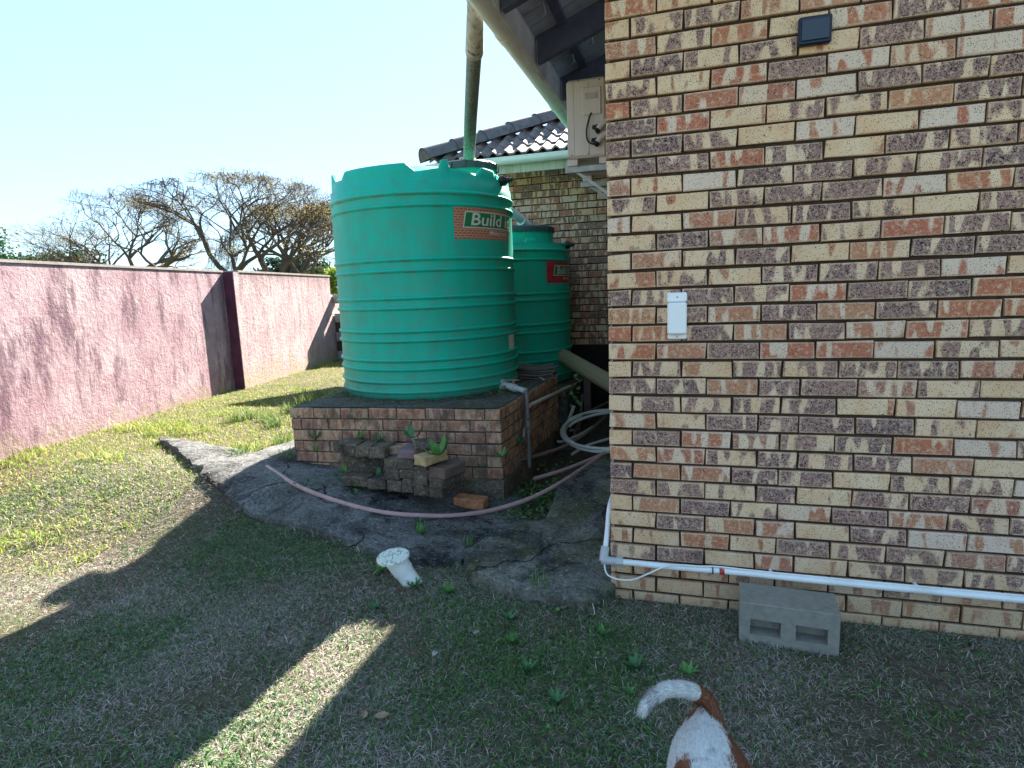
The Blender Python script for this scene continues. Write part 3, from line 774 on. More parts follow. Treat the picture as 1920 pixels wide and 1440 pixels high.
cpx = [(620,327),(623,328),(629,341),(640,338),(646,322),(700,311),(758,305),(779,321),(800,318),(822,314.5),(826,299),(838,298),(843,315),(870,320),(894,327),(903,314),(925,321),(945,331)]
cpt = []
for x, y in cpx:
    a, z = cyl(x, y, T1[0], T1[1], T1[2]-.028); cpt.append((a % (2*math.pi), z-ZTOP1))
cpt.sort()
def crown1(a):
    a = a % (2*math.pi); lo, hi = cpt[0][0], cpt[-1][0]
    if lo <= a <= hi:
        return float(np.interp(a, [c[0] for c in cpt], [c[1] for c in cpt]))
    # hidden side: repeats of raised and lowered lip
    ph = ((a-hi) % (2*math.pi))/(2*math.pi-(hi-lo))
    k = (ph*5) % 1
    return -.055+.055*float(ss((k-.12)/.12))*float(1-ss((k-.76)/.12))
tk1 = tank('water_tank', T1[0], T1[1], ZT+.006, T1[2], ribs1, ZTOP1, crown1, 'large green ribbed water tank standing on the brick plinth in front', 'green plastic water tanks', (.42, .04), .21, .10)
ZP2 = .50; T2 = (-1.662, 3.85, .742)
ribs2 = [cyl(1040, y, T2[0], T2[1], T2[2]+.01)[1] for y in (468, 486, 549, 561, 606, 621, 657, 675, 705)]
ZTOP2 = cyl(1050, 448, *T2)[1]
def crown2(a):
    k = (a*5/(2*math.pi)+.2) % 1
    return -.05+.05*float(ss((k-.42)/.03))*float(1-ss((k-.56)/.03))
tk2 = tank('water_tank', T2[0], T2[1], ZP2, T2[2], ribs2, ZTOP2, crown2, 'smaller looking green tank in deep shade behind the front tank, with a bright red sticker', 'green plastic water tanks', (.22, -.05), .33, .12)

def on_cyl(T, name, verts2d, faces, off, mat, parent, uv=False, thick=0):
    """verts2d: (arc length s, z) ; wraps onto the tank"""
    v = []; n = len(verts2d)
    for s_, z in verts2d:
        a = s_/T[2]; r = T[2]+off; v.append((r*math.cos(a), r*math.sin(a), z))
    o = meshobj(name, v, faces, mat, parent)
    if uv:
        u = o.data.uv_layers.new(name='UVMap')
        for lp in o.data.loops: u.data[lp.index].uv = verts2d[lp.vertex_index]
    return o
def grid2d(s0, s1, z0, z1, n=14, skew=None):
    v = []; f = []
    for i in range(n+1):
        for j in (0, 1):
            s_ = s0+(s1-s0)*i/n; z = (z0, z1)[j]; sh = (skew or 0)*j
            v.append((s_+sh, z))
    for i in range(n): f.append((i*2, i*2+2, i*2+3, i*2+1))
    return v, f
def text2d(body, size, shear=0, bold=0):
    cu = bpy.data.curves.new('text', 'FONT'); cu.body = body; cu.size = size; cu.shear = shear; cu.offset = bold; cu.resolution_u = 3
    o = bpy.data.objects.new('text', cu); col.objects.link(o); dg = bpy.context.evaluated_depsgraph_get(); me = bpy.data.meshes.new_from_object(o.evaluated_get(dg))
    vs = [(p.co.x, p.co.y) for p in me.vertices]; fs = [tuple(p.vertices) for p in me.polygons]
    bpy.data.objects.remove(o); bpy.data.curves.remove(cu); bpy.data.meshes.remove(me); return vs, fs
def sticker(T, parent, zb, a_l, z_lo, z_hi, mat, slogan, width, px):
    """a_l = angle of the left edge"""
    s0 = a_l*T[2]; h = z_hi-z_lo
    v, f = grid2d(s0, s0+width, z_lo, z_hi, 16); st = on_cyl(T, 'sticker', v, f, .0025, mat, parent, True)
    st['label'] = 'printed sticker with a green logo panel'
    # logo panel: white border then green; px = (panel left, text left, d right edge) arc lengths
    sp_, sB, sD = px
    for off, ins_, m_, nm in ((.0035, 0, M_white, 'logo_border'), (.0045, .008, M_logo, 'logo_panel')):
        v, f = grid2d(sp_+ins_*1.2, sp_+(sD-sB)*1.62-ins_, z_lo+.34*h+ins_, z_lo+.83*h-ins_, 14, .10*h); on_cyl(T, nm, v, f, off, m_, st)
    v, f = text2d('Build it', h*.52, .18, .0016); v5, _ = text2d('Build', h*.52, .18, .0016); k_ = (sD-sB)/max(q[0] for q in v5)
    on_cyl(T, 'logo_text', [(sB+x*k_, z_lo+.425*h+y) for x, y in v], f, .0056, M_white, st)
    v, f = text2d(slogan, h*.17, .2, .0004)
    on_cyl(T, 'slogan_text', [(sB+(sD-sB)*.52+x*k_*.8, z_lo+.16*h+y) for x, y in v], f, .0056, M_white, st)
aL, zh = cyl(849, 383, *T1); aL2, zl = cyl(853, 448, *T1)
zb1 = ZT+.006
sticker(T1, tk1, zb1, aL, zl-zb1, zh-zb1-.004, M_st1, 'Making home', .62, [cyl(x, 418, *T1)[0]*T1[2] for x in (867, 880, 940)])
aL, zh = cyl(1024, 490, *T2); _, zl = cyl(1026, 531, *T2)
sticker(T2, tk2, ZP2, aL, zl-ZP2, zh-ZP2, M_st2, 'Making home', .50, [cyl(x, 505, *T2)[0]*T2[2] for x in (1037, 1043, 1061.5)]+[] )
a_, z1_ = cyl(953, 626, *T1); a2_, z2_ = cyl(966, 653, *T1)
v, f = grid2d(a_*T1[2], a_*T1[2]+.14, z2_-zb1, z1_-zb1, 5); lb = on_cyl(T1, 'paper_label', v, f, .003, M_white, tk1); lb['label'] = 'small blank white paper label low on the tank'
# overflow outlets near the top of each tank
for T, tk, px, zb in ((T1, tk1, (943, 339), zb1), (T2, tk2, (1064, 459), ZP2)):
    a, z = cyl(px[0], px[1], *T); c = Vector((math.cos(a), math.sin(a), 0)); p = c*(T[2]-.02)+Vector((0, 0, z-zb))
    o = MB().tube([p, p+c*.035], .043, 16).tube([p+c*.035, p+c*.05], .034, 16).tube([p+c*.04, p+c*.075], .024, 14, hollow=True).build('overflow_outlet', M_black, tk); smooth_angle(o, 40)
# outlet boss low on the first tank (right side) with valve
a, z = cyl(966, 712, *T1); 
vt = empty('tank_valve', (T1[0]+T1[2]*math.cos(-.30), T1[1]+T1[2]*math.sin(-.30), z), 'grey outlet valve and pipe leading down the plinth side', 'valve')
p0 = Vector((0, 0, 0)); c = Vector((math.cos(-.30), math.sin(-.30), 0))
o = MB().tube([p0-c*.02, p0+c*.02], .048, 16).build('flange', M_greyfit, vt); smooth_angle(o)
pe = Vector((FR.x+.06, FR.y+.50, z))-vt.location; pe = pe+Vector((0, 0, -.01))
mid = p0.lerp(pe, .5)
o = MB().tube([p0, p0.lerp(pe, .32)], .024, 12).tube([p0.lerp(pe, .3), p0.lerp(pe, .58)], .032, 12).tube([p0.lerp(pe, .56), pe], .022, 12).build('valve_body', M_greyfit, vt); smooth_angle(o)
MB().tube([mid, mid+Vector((0, 0, .06))], .012, 8).box((mid.x-.05, mid.y-.012, mid.z+.055), (mid.x+.05, mid.y+.012, mid.z+.067), .003).build('valve_handle', M_brownpipe, vt)
dn = Vector((pe.x+.01, pe.y, -.55+0))
o = MB().tube([pe, pe+Vector((.012, 0, -.02)), Vector((pe.x+.014, pe.y, -.64))], .017, 12).build('down_pipe', M_ironpipe, vt); smooth_angle(o)
q = Vector((pe.x+.014, pe.y, -.30)); o = MB().tube([q+Vector((0,0,.05)), q+Vector((0,0,-.05))], .03, 12).tube([q, q+Vector((-.02, -.06, -.02))], .022, 12).tube([q+Vector((-.02, -.05, -.01)), q+Vector((-.025, -.055, -.075))], .022, 12).build('tap', M_brass, vt); smooth_angle(o)
# long branch pipe running back from the down pipe
q = Vector(vt.location)+Vector((pe.x+.02, pe.y, -.135)); e = Vector(onY(1095, 713, 4.1))
bp = MB().tube([q, q.lerp(e, .5)+Vector((0, 0, .005)), e], .016, 10).build('branch_pipe', M_greyhose); smooth_angle(bp); tag(bp, 'straight grey pipe sloping up beside the plinth towards the rear tank', 'pipe')

# ------------------------------------------------------------------ rear plinth
p2 = empty('rear_plinth', (-1.7, 3.9, 0), 'rendered plinth under the rear tank, in deep shade', 'plinth')
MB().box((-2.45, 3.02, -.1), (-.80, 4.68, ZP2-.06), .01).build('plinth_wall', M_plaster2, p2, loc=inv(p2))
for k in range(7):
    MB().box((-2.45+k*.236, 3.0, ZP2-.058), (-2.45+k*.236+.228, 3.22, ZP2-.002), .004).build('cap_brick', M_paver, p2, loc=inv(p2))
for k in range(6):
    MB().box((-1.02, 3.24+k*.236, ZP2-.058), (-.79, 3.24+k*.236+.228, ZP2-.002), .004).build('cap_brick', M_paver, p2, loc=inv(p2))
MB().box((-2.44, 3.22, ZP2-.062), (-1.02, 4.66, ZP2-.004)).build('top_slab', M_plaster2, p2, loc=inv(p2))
pp = MB().box((-.80+.02, 3.9, 0), (-.70, 3.99, .50), .006).build('timber_post', M_brownpipe); tag(pp, 'short brown post standing against the rear plinth corner', 'post')

# ------------------------------------------------------------------ downpipe into the front tank, rear inlet pipe
top = np.array(onY(893, -60, .33)); b1 = np.array(onY(890, 88, .62)); bot = np.array([T1[0]+.28, T1[1]+.0, 0]); 
bz = onY(878, 302, T1[1]+.02); pbot = Vector(bz); 
dp = empty('downpipe', pbot, 'long stained downpipe dropping from the gutter into the front tank lid', 'pipe')
P0 = Vector(top)-pbot; P1 = Vector(b1)-pbot
dirv = P1.normalized()
o = MB().tube([Vector((0, 0, -.05)), P1*.5, P1], [.047, .047, .046], 20).build('pipe', M_down, dp); smooth_angle(o)
o = MB().tube([P1-dirv*.06, P1-dirv*.045, P1+(P0-P1)*.5, P0], [.052, .0545, .047, .046], 20).build('upper_pipe', M_pvcold, dp); smooth_angle(o)
q = P1+(P0-P1)*.62; o = MB().tube([q, q+(P0-P1).normalized()*.13], .0535, 20).build('socket', M_pvcold, dp); smooth_angle(o)
el = [P0, P0+Vector((.02, -.03, .10)), Vector((XE-.085, -.02, ZE-.0))-pbot+Vector((0, 0, .25))*0]
el = [Vector(P0), P0+Vector((.05, -.05, .07)), Vector((XE-.085, -.12, ZE+.0))-pbot]
for k in range(9):  # frayed tie at the foot
    a = k*.7; MB().tube([Vector((.045*math.cos(a), .045*math.sin(a), .03)), Vector((.075*math.cos(a+.3), .075*math.sin(a+.3), .0+.01*(k % 3))), Vector((.09*math.cos(a+.8), .09*math.sin(a+.8), -.02))], .003, 4).build('tie_strand', M_white, dp)
i0 = Vector(onY(962, 402, 3.45)); i1 = Vector(onY(990, 425, 3.75)); dr = (i0-i1).normalized()
ip = empty('inlet_pipe', i1, 'pale blue-white pipe elbow feeding the rear tank', 'pipe')
o = MB().tube([Vector((0,0,-.05)), Vector((0,0,.0)), Vector(dr*.05)+Vector((0,0,.02)), dr*.9], [.05, .05, .047, .047], 16).build('pipe', M_gutter2, ip); smooth_angle(o)
o = MB().tube([dr*.02, dr*.16], .054, 16).build('socket', M_gutter2, ip); smooth_angle(o)

# ------------------------------------------------------------------ air conditioner on its brackets
ax0, ax1, ay0, ay1, az0, az1 = -.405, -.148, 1.2, 1.98, 2.395, 2.885
ac = empty('air_conditioner', (ax0, ay0, az0), 'beige outdoor air conditioner unit on wall brackets under the eave', 'air conditioner')
L = (-ax0, -ay0, -az0)
MB().box((ax0, ay0, az0), (ax1, ay1, az1), .014).build('casing', M_acbody, ac, loc=L)
MB().box((ax0+.002, ay0-.003, az0+.012), (ax0+.05, ay0+.01, az1-.02), .003).build('edge_panel', M_acbody, ac, loc=L)
MB().box((ax0+.052, ay0-.0045, az0+.012), (ax0+.145, ay0+.01, az1-.02), .002).build('side_panel', M_acbody, ac, loc=L)
cx0, cx1, cz0, cz1 = ax0+.105, ax1-.03, az0+.26, az1-.06
MB().box((cx0, ay0-.014, cz0), (cx1, ay0-.004, cz1), .004).build('valve_cover', M_acbody, ac, loc=L)
MB().box((cx0+.020, ay0-.0155, cz1-.075), (cx1-.018, ay0-.0135, cz1-.035), .0006).build('recess_shade', M_fascia, ac, loc=L)  # flat plate in darker beige, standing in for the recess and its shade
for x, z in ((ax1-.055, az0+.17), (ax1-.062, az0+.09)):
    o = MB().tube([(x, ay0, z), (x, ay0-.03, z)], .022, 12).tube([(x, ay0-.025, z-.005), (x+.01, ay0-.05, z-.03)], .016, 10).tube([(x-.03, ay0-.02, z+.01), (x, ay0-.02, z)], .013, 8).build('valve', M_black, ac, loc=L); smooth_angle(o)
    o = MB().tube(spline([(x+.01, ay0-.035, z-.01), (x+.05, ay0-.03, z+.03), (-.01, ay0+.0, z+.10)], 5), .018, 10).build('lagged_pipe', M_insul, ac, loc=L); smooth_angle(o)
o = MB().tube(spline([(cx0+.06, ay0-.01, cz0+.01), (cx0+.05, ay0-.03, cz0-.02), (cx0+.03, ay0-.035, cz0-.10), (cx0+.04, ay0-.03, cz0-.17), (cx0+.10, ay0-.02, cz0-.19), (cx0+.13, ay0-.02, cz0-.15)], 6), .0055, 8).build('cable', M_black, ac, loc=L); smooth_angle(o)
for x, z in ((ax0+.03, az0+.02), (ax0+.14, az0+.02), (ax1-.04, az1-.02), (ax0+.08, az1-.012)):
    MB().tube([(x, ay0-.007, z), (x, ay0, z)], .004, 6).build('screw', M_black, ac, loc=L)
for k, (y, dz, lb) in enumerate(((1.26, 0, 'nearer flat grey bracket arm carrying the outdoor air conditioner'), (1.88, 0, 'farther flat grey bracket arm carrying the outdoor air conditioner'))):
    b = empty('wall_bracket', (0, y, az0-.03), lb, 'bracket', 'air conditioner brackets')
    MB().box((-.43, -.03, -.055), (-.0005, .03, -.015), .003).build('arm', M_galv, b)
    MB().box((-.012, -.03, -.34), (-.001, .03, -.056), .002).build('wall_plate', M_galv, b)
    MB().box((-.41, -.04, -.0145), (-.34, .04, .029), .004).build('foot', M_acbody, b)
    MB().box((-.20, -.04, -.0145), (-.15, .04, .029), .004).build('foot', M_acbody, b)
    MB().add([(-.36, -.012, -.056), (-.33, -.012, -.056), (-.013, -.012, -.32), (-.013, -.012, -.29), (-.36, .012, -.056), (-.33, .012, -.056), (-.013, .012, -.32), (-.013, .012, -.29)],
             [(0,1,3,2),(4,6,7,5),(0,2,6,4),(1,5,7,3)]).build('strut', M_galv, b)

# ------------------------------------------------------------------ fittings on the near wall
bx = empty('cover_box', (.3205, 0, 1.40), 'small white rectangular cover box screwed to the speckled brick wall', 'box')
MB().box((-.043, -.045, -.085), (.043, -.001, .062), .007).build('cover', M_box, bx)
MB().box((-.046, -.026, .064), (.044, -.001, .107), .006).build('top_tab', M_box, bx)
MB().box((-.043, -.014, -.109), (.043, -.001, -.087), .004).build('bottom_tab', M_box, bx)
for z, y in ((.086, -.027), (-.098, -.015)): MB().tube([(0, y-.001, z), (0, y+.002, z)], .004, 8).build('screw', M_screw, bx)
wl = empty('wall_light', (.83, 0, 2.55), 'dark blue wall light at the upper right edge of the brick wall', 'light')
MB().box((-.035, -.03, -.055), (.09, -.001, .055), .006).build('housing', M_blue, wl)
MB().box((-.025, -.036, -.04), (.08, -.031, .04), .002).build('lens', M_lens, wl)
cl = MB().box((.419, -.016, .205), (.432, -.0005, .247), .002).tube([(.4255, -.0175, .232), (.4255, -.015, .232)], .005, 8).build('pipe_clip', M_screw); tag(cl, 'small empty metal pipe clip on the brick above the white pipe', 'clip')
wp = empty('water_pipe', (0, -.03, .165), 'white plastic pipe clipped along the foot of the near brick wall', 'pipe')
pts = [(.015, -.0, .0), (.4, 0, -.002), (.62, 0, .0), (1.0, 0, -.006), (2.2, 0, -.01), (3.4, 0, -.01)]
o = MB().tube(spline(pts, 6), .0155, 14).build('pipe', M_pvc, wp); smooth_angle(o)
o = MB().tube([(-.045, 0, 0), (.045, 0, 0)], .021, 12).build('elbow', M_greyfit, wp); smooth_angle(o)
o = MB().tube([(.03, 0, 0), (.062, 0, 0)], .0265, 6).build('union_nut', M_greyfit, wp)
o = MB().tube([(-.035, -.005, -.004), (-.033, .02, .03), (-.03, .04, .055)], .0225, 12).build('elbow_bend', M_greyfit, wp); smooth_angle(o)
o = MB().tube(spline([(-.03, .03, .045), (-.022, .06, .13), (-.016, .12, .24), (-.016, .3, .25)], 6), .0135, 12).build('riser', M_pvc, wp); smooth_angle(o)
o = MB().tube([(.525, 0, -.0015), (.548, 0, -.0015)], .0168, 12).build('tape', M_red, wp)
o = MB().tube([(.492, 0, 0), (.497, 0, 0)], .0195, 12).build('cable_tie', M_black, wp)
o = MB().tube(spline([(-.03, -.012, -.015), (-.015, -.02, -.065), (.04, -.022, -.085), (.11, -.022, -.08), (.18, -.022, -.045), (.26, -.02, -.0), (.33, -.015, .017), (.43, -.012, .019), (.495, -.005, .021), (.56, -.006, .022), (.66, -.004, .018), (.9, -.002, .014), (1.3, 0, .011), (2.4, 0, .01)], 6), .0042, 8).build('cable', M_pvc, wp); smooth_angle(o)
for x in (.75, 1.35): MB().box((x, -.002, -.018), (x+.012, .029, .018), .001).build('saddle', M_pvc, wp)

# hollow concrete block on its side
cb = empty('concrete_block', (.60, -.265, -.06), 'hollow grey concrete block lying on its side against the near wall', 'block', rz=-.065)
def holed(L_, D_, H_, holes, rc):
    m = MB(); xs = [0]+[q for h_ in holes for q in h_]+[L_]; zs = [0, .26*H_, .62*H_, H_]; j = lambda: random.uniform(-.0012, .0012); c = .004
    vi = {}; v = []; f = []
    for i, x in enumerate(xs):
        for k, z in enumerate(zs): vi[i, k] = len(v); v.append((x+j() if 0 < i < len(xs)-1 else (c if i == 0 else L_-c), 0, z+j() if 0 < k < 3 else (c if k == 0 else H_-c)))
    for i in range(len(xs)-1):
        for k in range(3):
            if k == 1 and i % 2 == 1:
                n_ = len(v); q = [vi[i,k], vi[i+1,k], vi[i+1,k+1], vi[i,k+1]]
                for a_ in q: v.append((v[a_][0]*.96+.04*(xs[i]+xs[i+1])/2, rc, v[a_][2]*.94+.06*.44*H_))
                for e in range(4): f.append((q[e], q[(e+1)%4], n_+(e+1)%4, n_+e))
                f.append((n_, n_+1, n_+2, n_+3))
            else: f.append((vi[i,k], vi[i+1,k], vi[i+1,k+1], vi[i,k+1]))
    per = [vi[i,0] for i in range(len(xs))]+[vi[len(xs)-1,k] for k in (1,2,3)]+[vi[i,3] for i in range(len(xs)-2,-1,-1)]+[vi[0,2], vi[0,1]]
    rings = []
    for (e, yy) in ((0, c), (0, D_-c), (1, D_)):
        r_ = []
        for a_ in per:
            x, _, z = v[a_]; r_.append(len(v))
            v.append((x if e else (0 if x <= c else (L_ if x >= L_-c else x)), yy, z if e else (0 if z <= c else (H_ if z >= H_-c else z))))
        rings.append(r_)
    prev = per
    for r_ in rings:
        for a_ in range(len(per)): b_ = (a_+1)%len(per); f.append((prev[b_], prev[a_], r_[a_], r_[b_]))
        prev = r_
    f.append(tuple(prev[::-1])); return m.add(v, f)
o = holed(.40, .19, .20, [(.045, .17), (.23, .355)], .07).build('block_body', M_concrete, cb)

# cleanout pipe leaning out of the lawn
cp = gnd(772, 1092); lid = Vector(onZ(737, 1044, float(cp[2])+.165)); cpv = Vector(cp)
co = empty('cleanout_pipe', cpv, 'leaning white drain pipe with a round cracked cap rising from the lawn', 'pipe')
l = lid-cpv; axv = l.normalized()
o = MB().tube([-axv*.06, l*.48], .052, 22).build('pipe', M_pvc, co); smooth_angle(o)
o = MB().tube([l*.46, l*.93-axv*.0], .058, 22).build('socket', M_pvc, co); smooth_angle(o)
cap = MB(); nv = Vector((-.05, -.10, 1)).normalized(); u = nv.cross(Vector((1, 0, 0))).normalized(); w2 = nv.cross(u)
ring = lambda r, h: [l+nv*h+(u*math.cos(t_)+w2*math.sin(t_))*r for t_ in np.linspace(0, 2*math.pi, 33)[:-1]]
v = []; 
for r, h in ((.05, -.025), (.083, -.012), (.090, -.008), (.091, .003), (.086, .008), (.001, .009)): v += ring(r, h)
f = []
for k in range(5):
    for a in range(32): f.append((k*32+a, k*32+(a+1)%32, (k+1)*32+(a+1)%32, (k+1)*32+a))
t = newmat('cracked_cap'); oc = obj_co(t); vr = t.n('ShaderNodeTexVoronoi', {'Vector': oc, 'Scale': 26.}, feature='DISTANCE_TO_EDGE').outputs['Distance']
M_capm = setc(t, t.mix(t.math('MULTIPLY', t.ramp(vr, .05, .015), t.ramp(t.noise(oc, 9, 2), .4, .5)), (.66, .70, .62), (.03, .05, .03)), .45, .4)
o = meshobj('cap', v, f, M_capm, co); smooth_angle(o, 40)
for a in (0, 1.57, 3.14, 4.71):
    p = l+nv*.009+(u*math.cos(a+.4)+w2*math.sin(a+.4))*.078; MB().tube([p, p+nv*.003], .004, 8).build('screw', M_screw, co)

# ------------------------------------------------------------------ hoses and loose pipes
def hose(px, r, mat, name, label, cat='hose', group=None, hollow=True, zs=None, n=8):
    pts = []
    for i, (x, y) in enumerate(px):
        pts.append(gnd(x, y, (zs[i] if zs else .05+r)))
    o = MB().tube(spline(pts, n), r, 12, hollow=hollow).build(name, mat); smooth_angle(o, 50); return tag(o, label, cat, group)
hose([(500,875),(560,912),(640,942),(720,961),(800,967),(860,966),(930,955),(1000,932),(1060,900),(1100,873),(1135,850),(1165,828)], .0165, M_pinkhose, 'garden_hose', 'long faded pink hose curving across the concrete apron', zs=[.066]*6+[.075,.11,.15,.15,.14,.13])
hose([(1000,898),(1060,880),(1135,850),(1175,832)], .0155, M_pinkhose, 'garden_hose', 'short straight pink hose end pointing left above the long curving hose', zs=[.10,.13,.16,.16])
hose([(946,862),(958,864),(1000,856),(1060,836),(1105,808),(1140,776),(1170,745)], .016, M_brownpipe, 'pipe', 'thin brown pipe bent around the lower plinth corner', 'pipe', zs=[.26,.25,.22,.2,.2,.22,.25])
hose([(1072,832),(1085,795),(1107,772),(1140,755),(1175,742)], .018, M_brownpipe, 'pipe', 'brown pipe arching behind the coiled grey hose', 'pipe', zs=[.02,.12,.2,.22,.22])
hose([(1058,812),(1076,762)], .017, M_greyhose, 'pipe', 'short pale pipe stub leaning up behind the coil', 'pipe', zs=[.12,.42])
hose([(1086,815),(1092,740)], .014, M_brownpipe, 'pipe', 'thin upright brown stake behind the coil', 'pipe', zs=[.03,.5])
hose([(1112,800),(1085,816),(1052,828),(1039,822),(1050,812),(1075,806)], .014, M_greyhose, 'garden_hose', 'loose grey hose end lying inside the coil', zs=[.16,.14,.12,.11,.11,.12])
hose([(1072,852),(1100,836),(1145,822)], .014, M_greyhose, 'garden_hose', 'short pale hose end poking out below the coil', zs=[.1,.14,.16])
# coil: one hose wound about three turns
coil = []
c0 = Vector((-.42, 2.50, 0)); 
for k in range(110):
    u_ = k/109; t_ = u_*2*math.pi*3.1+2.4; sc_ = 1-.16*u_
    x = -.33+.47*sc_*math.cos(t_)+.03*math.sin(t_*.7); y = 2.62+.50*sc_*math.sin(t_)+.03*math.cos(t_*1.3)
    coil.append((min(x, -.03), y, .125+.085*(1+math.sin(t_))*sc_+.025*u_+.008*math.sin(t_*2.3)))
o = MB().tube(coil, .0145, 12, hollow=True).build('garden_hose', M_greyhose); smooth_angle(o, 50)
tag(o, 'pale grey hose wound in a loose coil beside the plinth', 'hose')
# netting roll
a = Vector(onY(1055, 668, 3.6)); b = Vector(onY(1150, 722, 2.9)); d_ = (b-a)
nr = empty('netting_roll', a, 'roll of yellowish netting leaning behind the brick corner', 'roll')
nr.rotation_mode = 'QUATERNION'; nr.rotation_quaternion = d_.to_track_quat('Z', 'Y')
Lr = d_.length*1.25; v = []; f = []; 
mb = MB().tube([(0, 0, 0), (0, 0, Lr*.5), (0, 0, Lr)], .085, 28, hollow=False, cap=False); o = mb.build('netting', M_net, nr); smooth_angle(o)
o.data.uv_layers.new(name='UVMap')
sp = [(.08*(1-k/120*.7)*math.cos(k*.35), .08*(1-k/120*.7)*math.sin(k*.35)) for k in range(120)]
v = [(x, y, Lr-.001) for x, y in sp]+[(x, y, .01) for x, y in sp]; f = [(k, k+1, 121+k, 120+k) for k in range(119)]
meshobj('inner_wrap', v, f, M_net, nr)
# stack of spare roof tiles on the plinth end
ts = None
for k in range(7):
    z = ZT+.010+k*.018; off = (k % 3)*.012
    me = bpy.data.meshes.new('spare_tile'); 
    bm_ = MB()
    N = 10; v = []; f = []
    W_, L_ = .42, .33
    for jj in (0, 1):
        for i in range(N+1):
            uu = i/N; hh = .010*math.sin(math.pi*2*uu*1.0+.5)
            for th in (0, -.011): v.append(((uu-.5)*W_, (jj-.5)*L_, hh+th+.012))
    m = (N+1)*2
    for i in range(N):
        a = i*2; f += [(a, a+2, m+a+2, m+a), (a+1, m+a+1, m+a+3, a+3), (a, a+1, a+3, a+2), (m+a, m+a+2, m+a+3, m+a+1)]
    f += [(0, m, m+1, 1), (m-2, m-1, 2*m-1, 2*m-2)]
    o = meshobj('spare_tile', v, f, M_tile if k % 2 else M_found); smooth_angle(o, 50)
    o.location = (-1.04+off, 2.52+off, z); o.rotation_euler = (0, .0+.03*(k > 4), .2+.12*random.uniform(-1, 1))
    pos = ['lowest', 'second from the bottom', 'third from the bottom', 'middle', 'third from the top', 'second from the top', 'topmost'][k]
    tag(o, 'grey roof tile, %s of the small pile on the plinth end' % pos, 'tile', 'spare roof tiles piled on the plinth')
o = MB().tube([onZ(998, 700, ZT+.06), onZ(1020, 712, ZT+.03)], .006, 6).build('stick', M_greyhose); tag(o, 'thin pale stick lying over the tile pile', 'stick')

# ------------------------------------------------------------------ old bricks stacked before the plinth
def loose(px0, px1, Y, depth, rz, mat, label, cat='brick', grp='old bricks stacked against the plinth', jit=.006, rx=0, bev=.008, col_=None):
    a = onY(px0[0], px1[1], Y); b = onY(px1[0], px0[1], Y); x0, x1 = a[0], b[0]; z0, z1 = a[2], b[2]
    W_, H_ = (x1-x0)/max(.6, math.cos(rz)), z1-z0; rr = random.Random(int(px0[0]*13+px0[1]))
    m = MB().box((-W_/2, 0, -H_/2), (W_/2, depth, H_/2), bev)
    vv = [(p[0]+rr.uniform(-jit, jit), p[1]+rr.uniform(-jit, jit), p[2]+rr.uniform(-jit, jit)) for p in m.v]
    o = meshobj('brick', vv, m.f, mat); o.location = ((x0+x1)/2, Y, (z0+z1)/2); o.rotation_euler = (rx, 0, rz)
    sb = o.modifiers.new('s', 'SUBSURF'); sb.levels = 1; sb.render_levels = 1
    if col_: o.color = col_
    return tag(o, label, cat, grp)
S = loose
# (left, top) (right, bottom) in the photograph, distance plane, depth
S((624,832),(642,851),.80,.2,0,M_paver,'grey paver at the left end of the stack top row')
S((643,834),(665,855),.79,.2,0,M_paver,'grey paver second from left in the stack top row')
S((666,837),(692,858),.77,.2,0,M_paver,'grey paver third from left in the stack top row')
S((692,840),(720,861),.76,.2,0,M_paver,'grey paver fourth from left, dipping at the middle of the top row')
S((727,838),(760,852),.86,.1,.35,M_brickg,'tilted brown brick wedged between the grey pavers and the purple brick',col_=(.2,.2,.3,0))
S((744,846),(778,862),.70,.22,.05,simple('purple_brick',(.20,.14,.15),.85,.15,12,.2,.4),'flat purple brick on the stack, left of the yellow brick')
S((719,862),(745,881),.72,.2,.05,M_paver,'rough dark brick under the gap at the stack centre, left one')
S((744,863),(775,881),.70,.2,0,M_paver,'rough dark brick directly below the purple brick')
S((719,882),(748,901),.70,.2,0,M_paver,'squarish brick, left of the third course in the right half of the stack')
S((748,882),(776,898),.69,.2,.05,M_paver,'rounded brick, middle of the third course in the right half of the stack')
S((775,876),(802,891),.68,.2,0,M_paver,'mossy brick below the yellow brick')
S((774,892),(802,910),.67,.2,0,M_paver,'mossy green brick in the lower middle of the stack')
S((724,903),(752,922),.69,.2,0,M_paver,'square brick at the left of the lowest course')
S((753,900),(774,925),.68,.2,-.05,M_paver,'tall narrow brick in the lowest course')
S((774,911),(800,931),.66,.2,0,M_paver,'square brick in the lowest course, second from the right end')
S((801,878),(834,899),.64,.24,-.32,simple('rusty_paver',(.14,.10,.085),.9,.25,12,.2,.6),'rusty dark brick at the right end of the stack top, below the yellow brick')
S((802,899),(832,916),.64,.24,-.3,M_paver,'weathered brick under the rusty brick at the right end')
S((801,916),(830,934),.64,.24,-.3,M_paver,'lowest brick at the right end of the stack')
S((689,901),(722,918),.70,.2,0,M_paver,'dark brick at the foot of the mortar lump')
S((642,895),(688,912),.72,.12,0,M_paver,'flat dark brick lying at the left foot of the stack')
S((772,856),(799,874),.60,.22,-.38,simple('yellow_brick',(.44,.31,.16),.85,.2,20,.2,.4,dirt=(.1,.1,.07),dirt_amt=.4),'yellow brick lying on top of the old brick stack')
S((781,838),(812,855),.74,.12,.5,M_paver,'dark brick tipped on edge at the top of the stack',rx=.4)
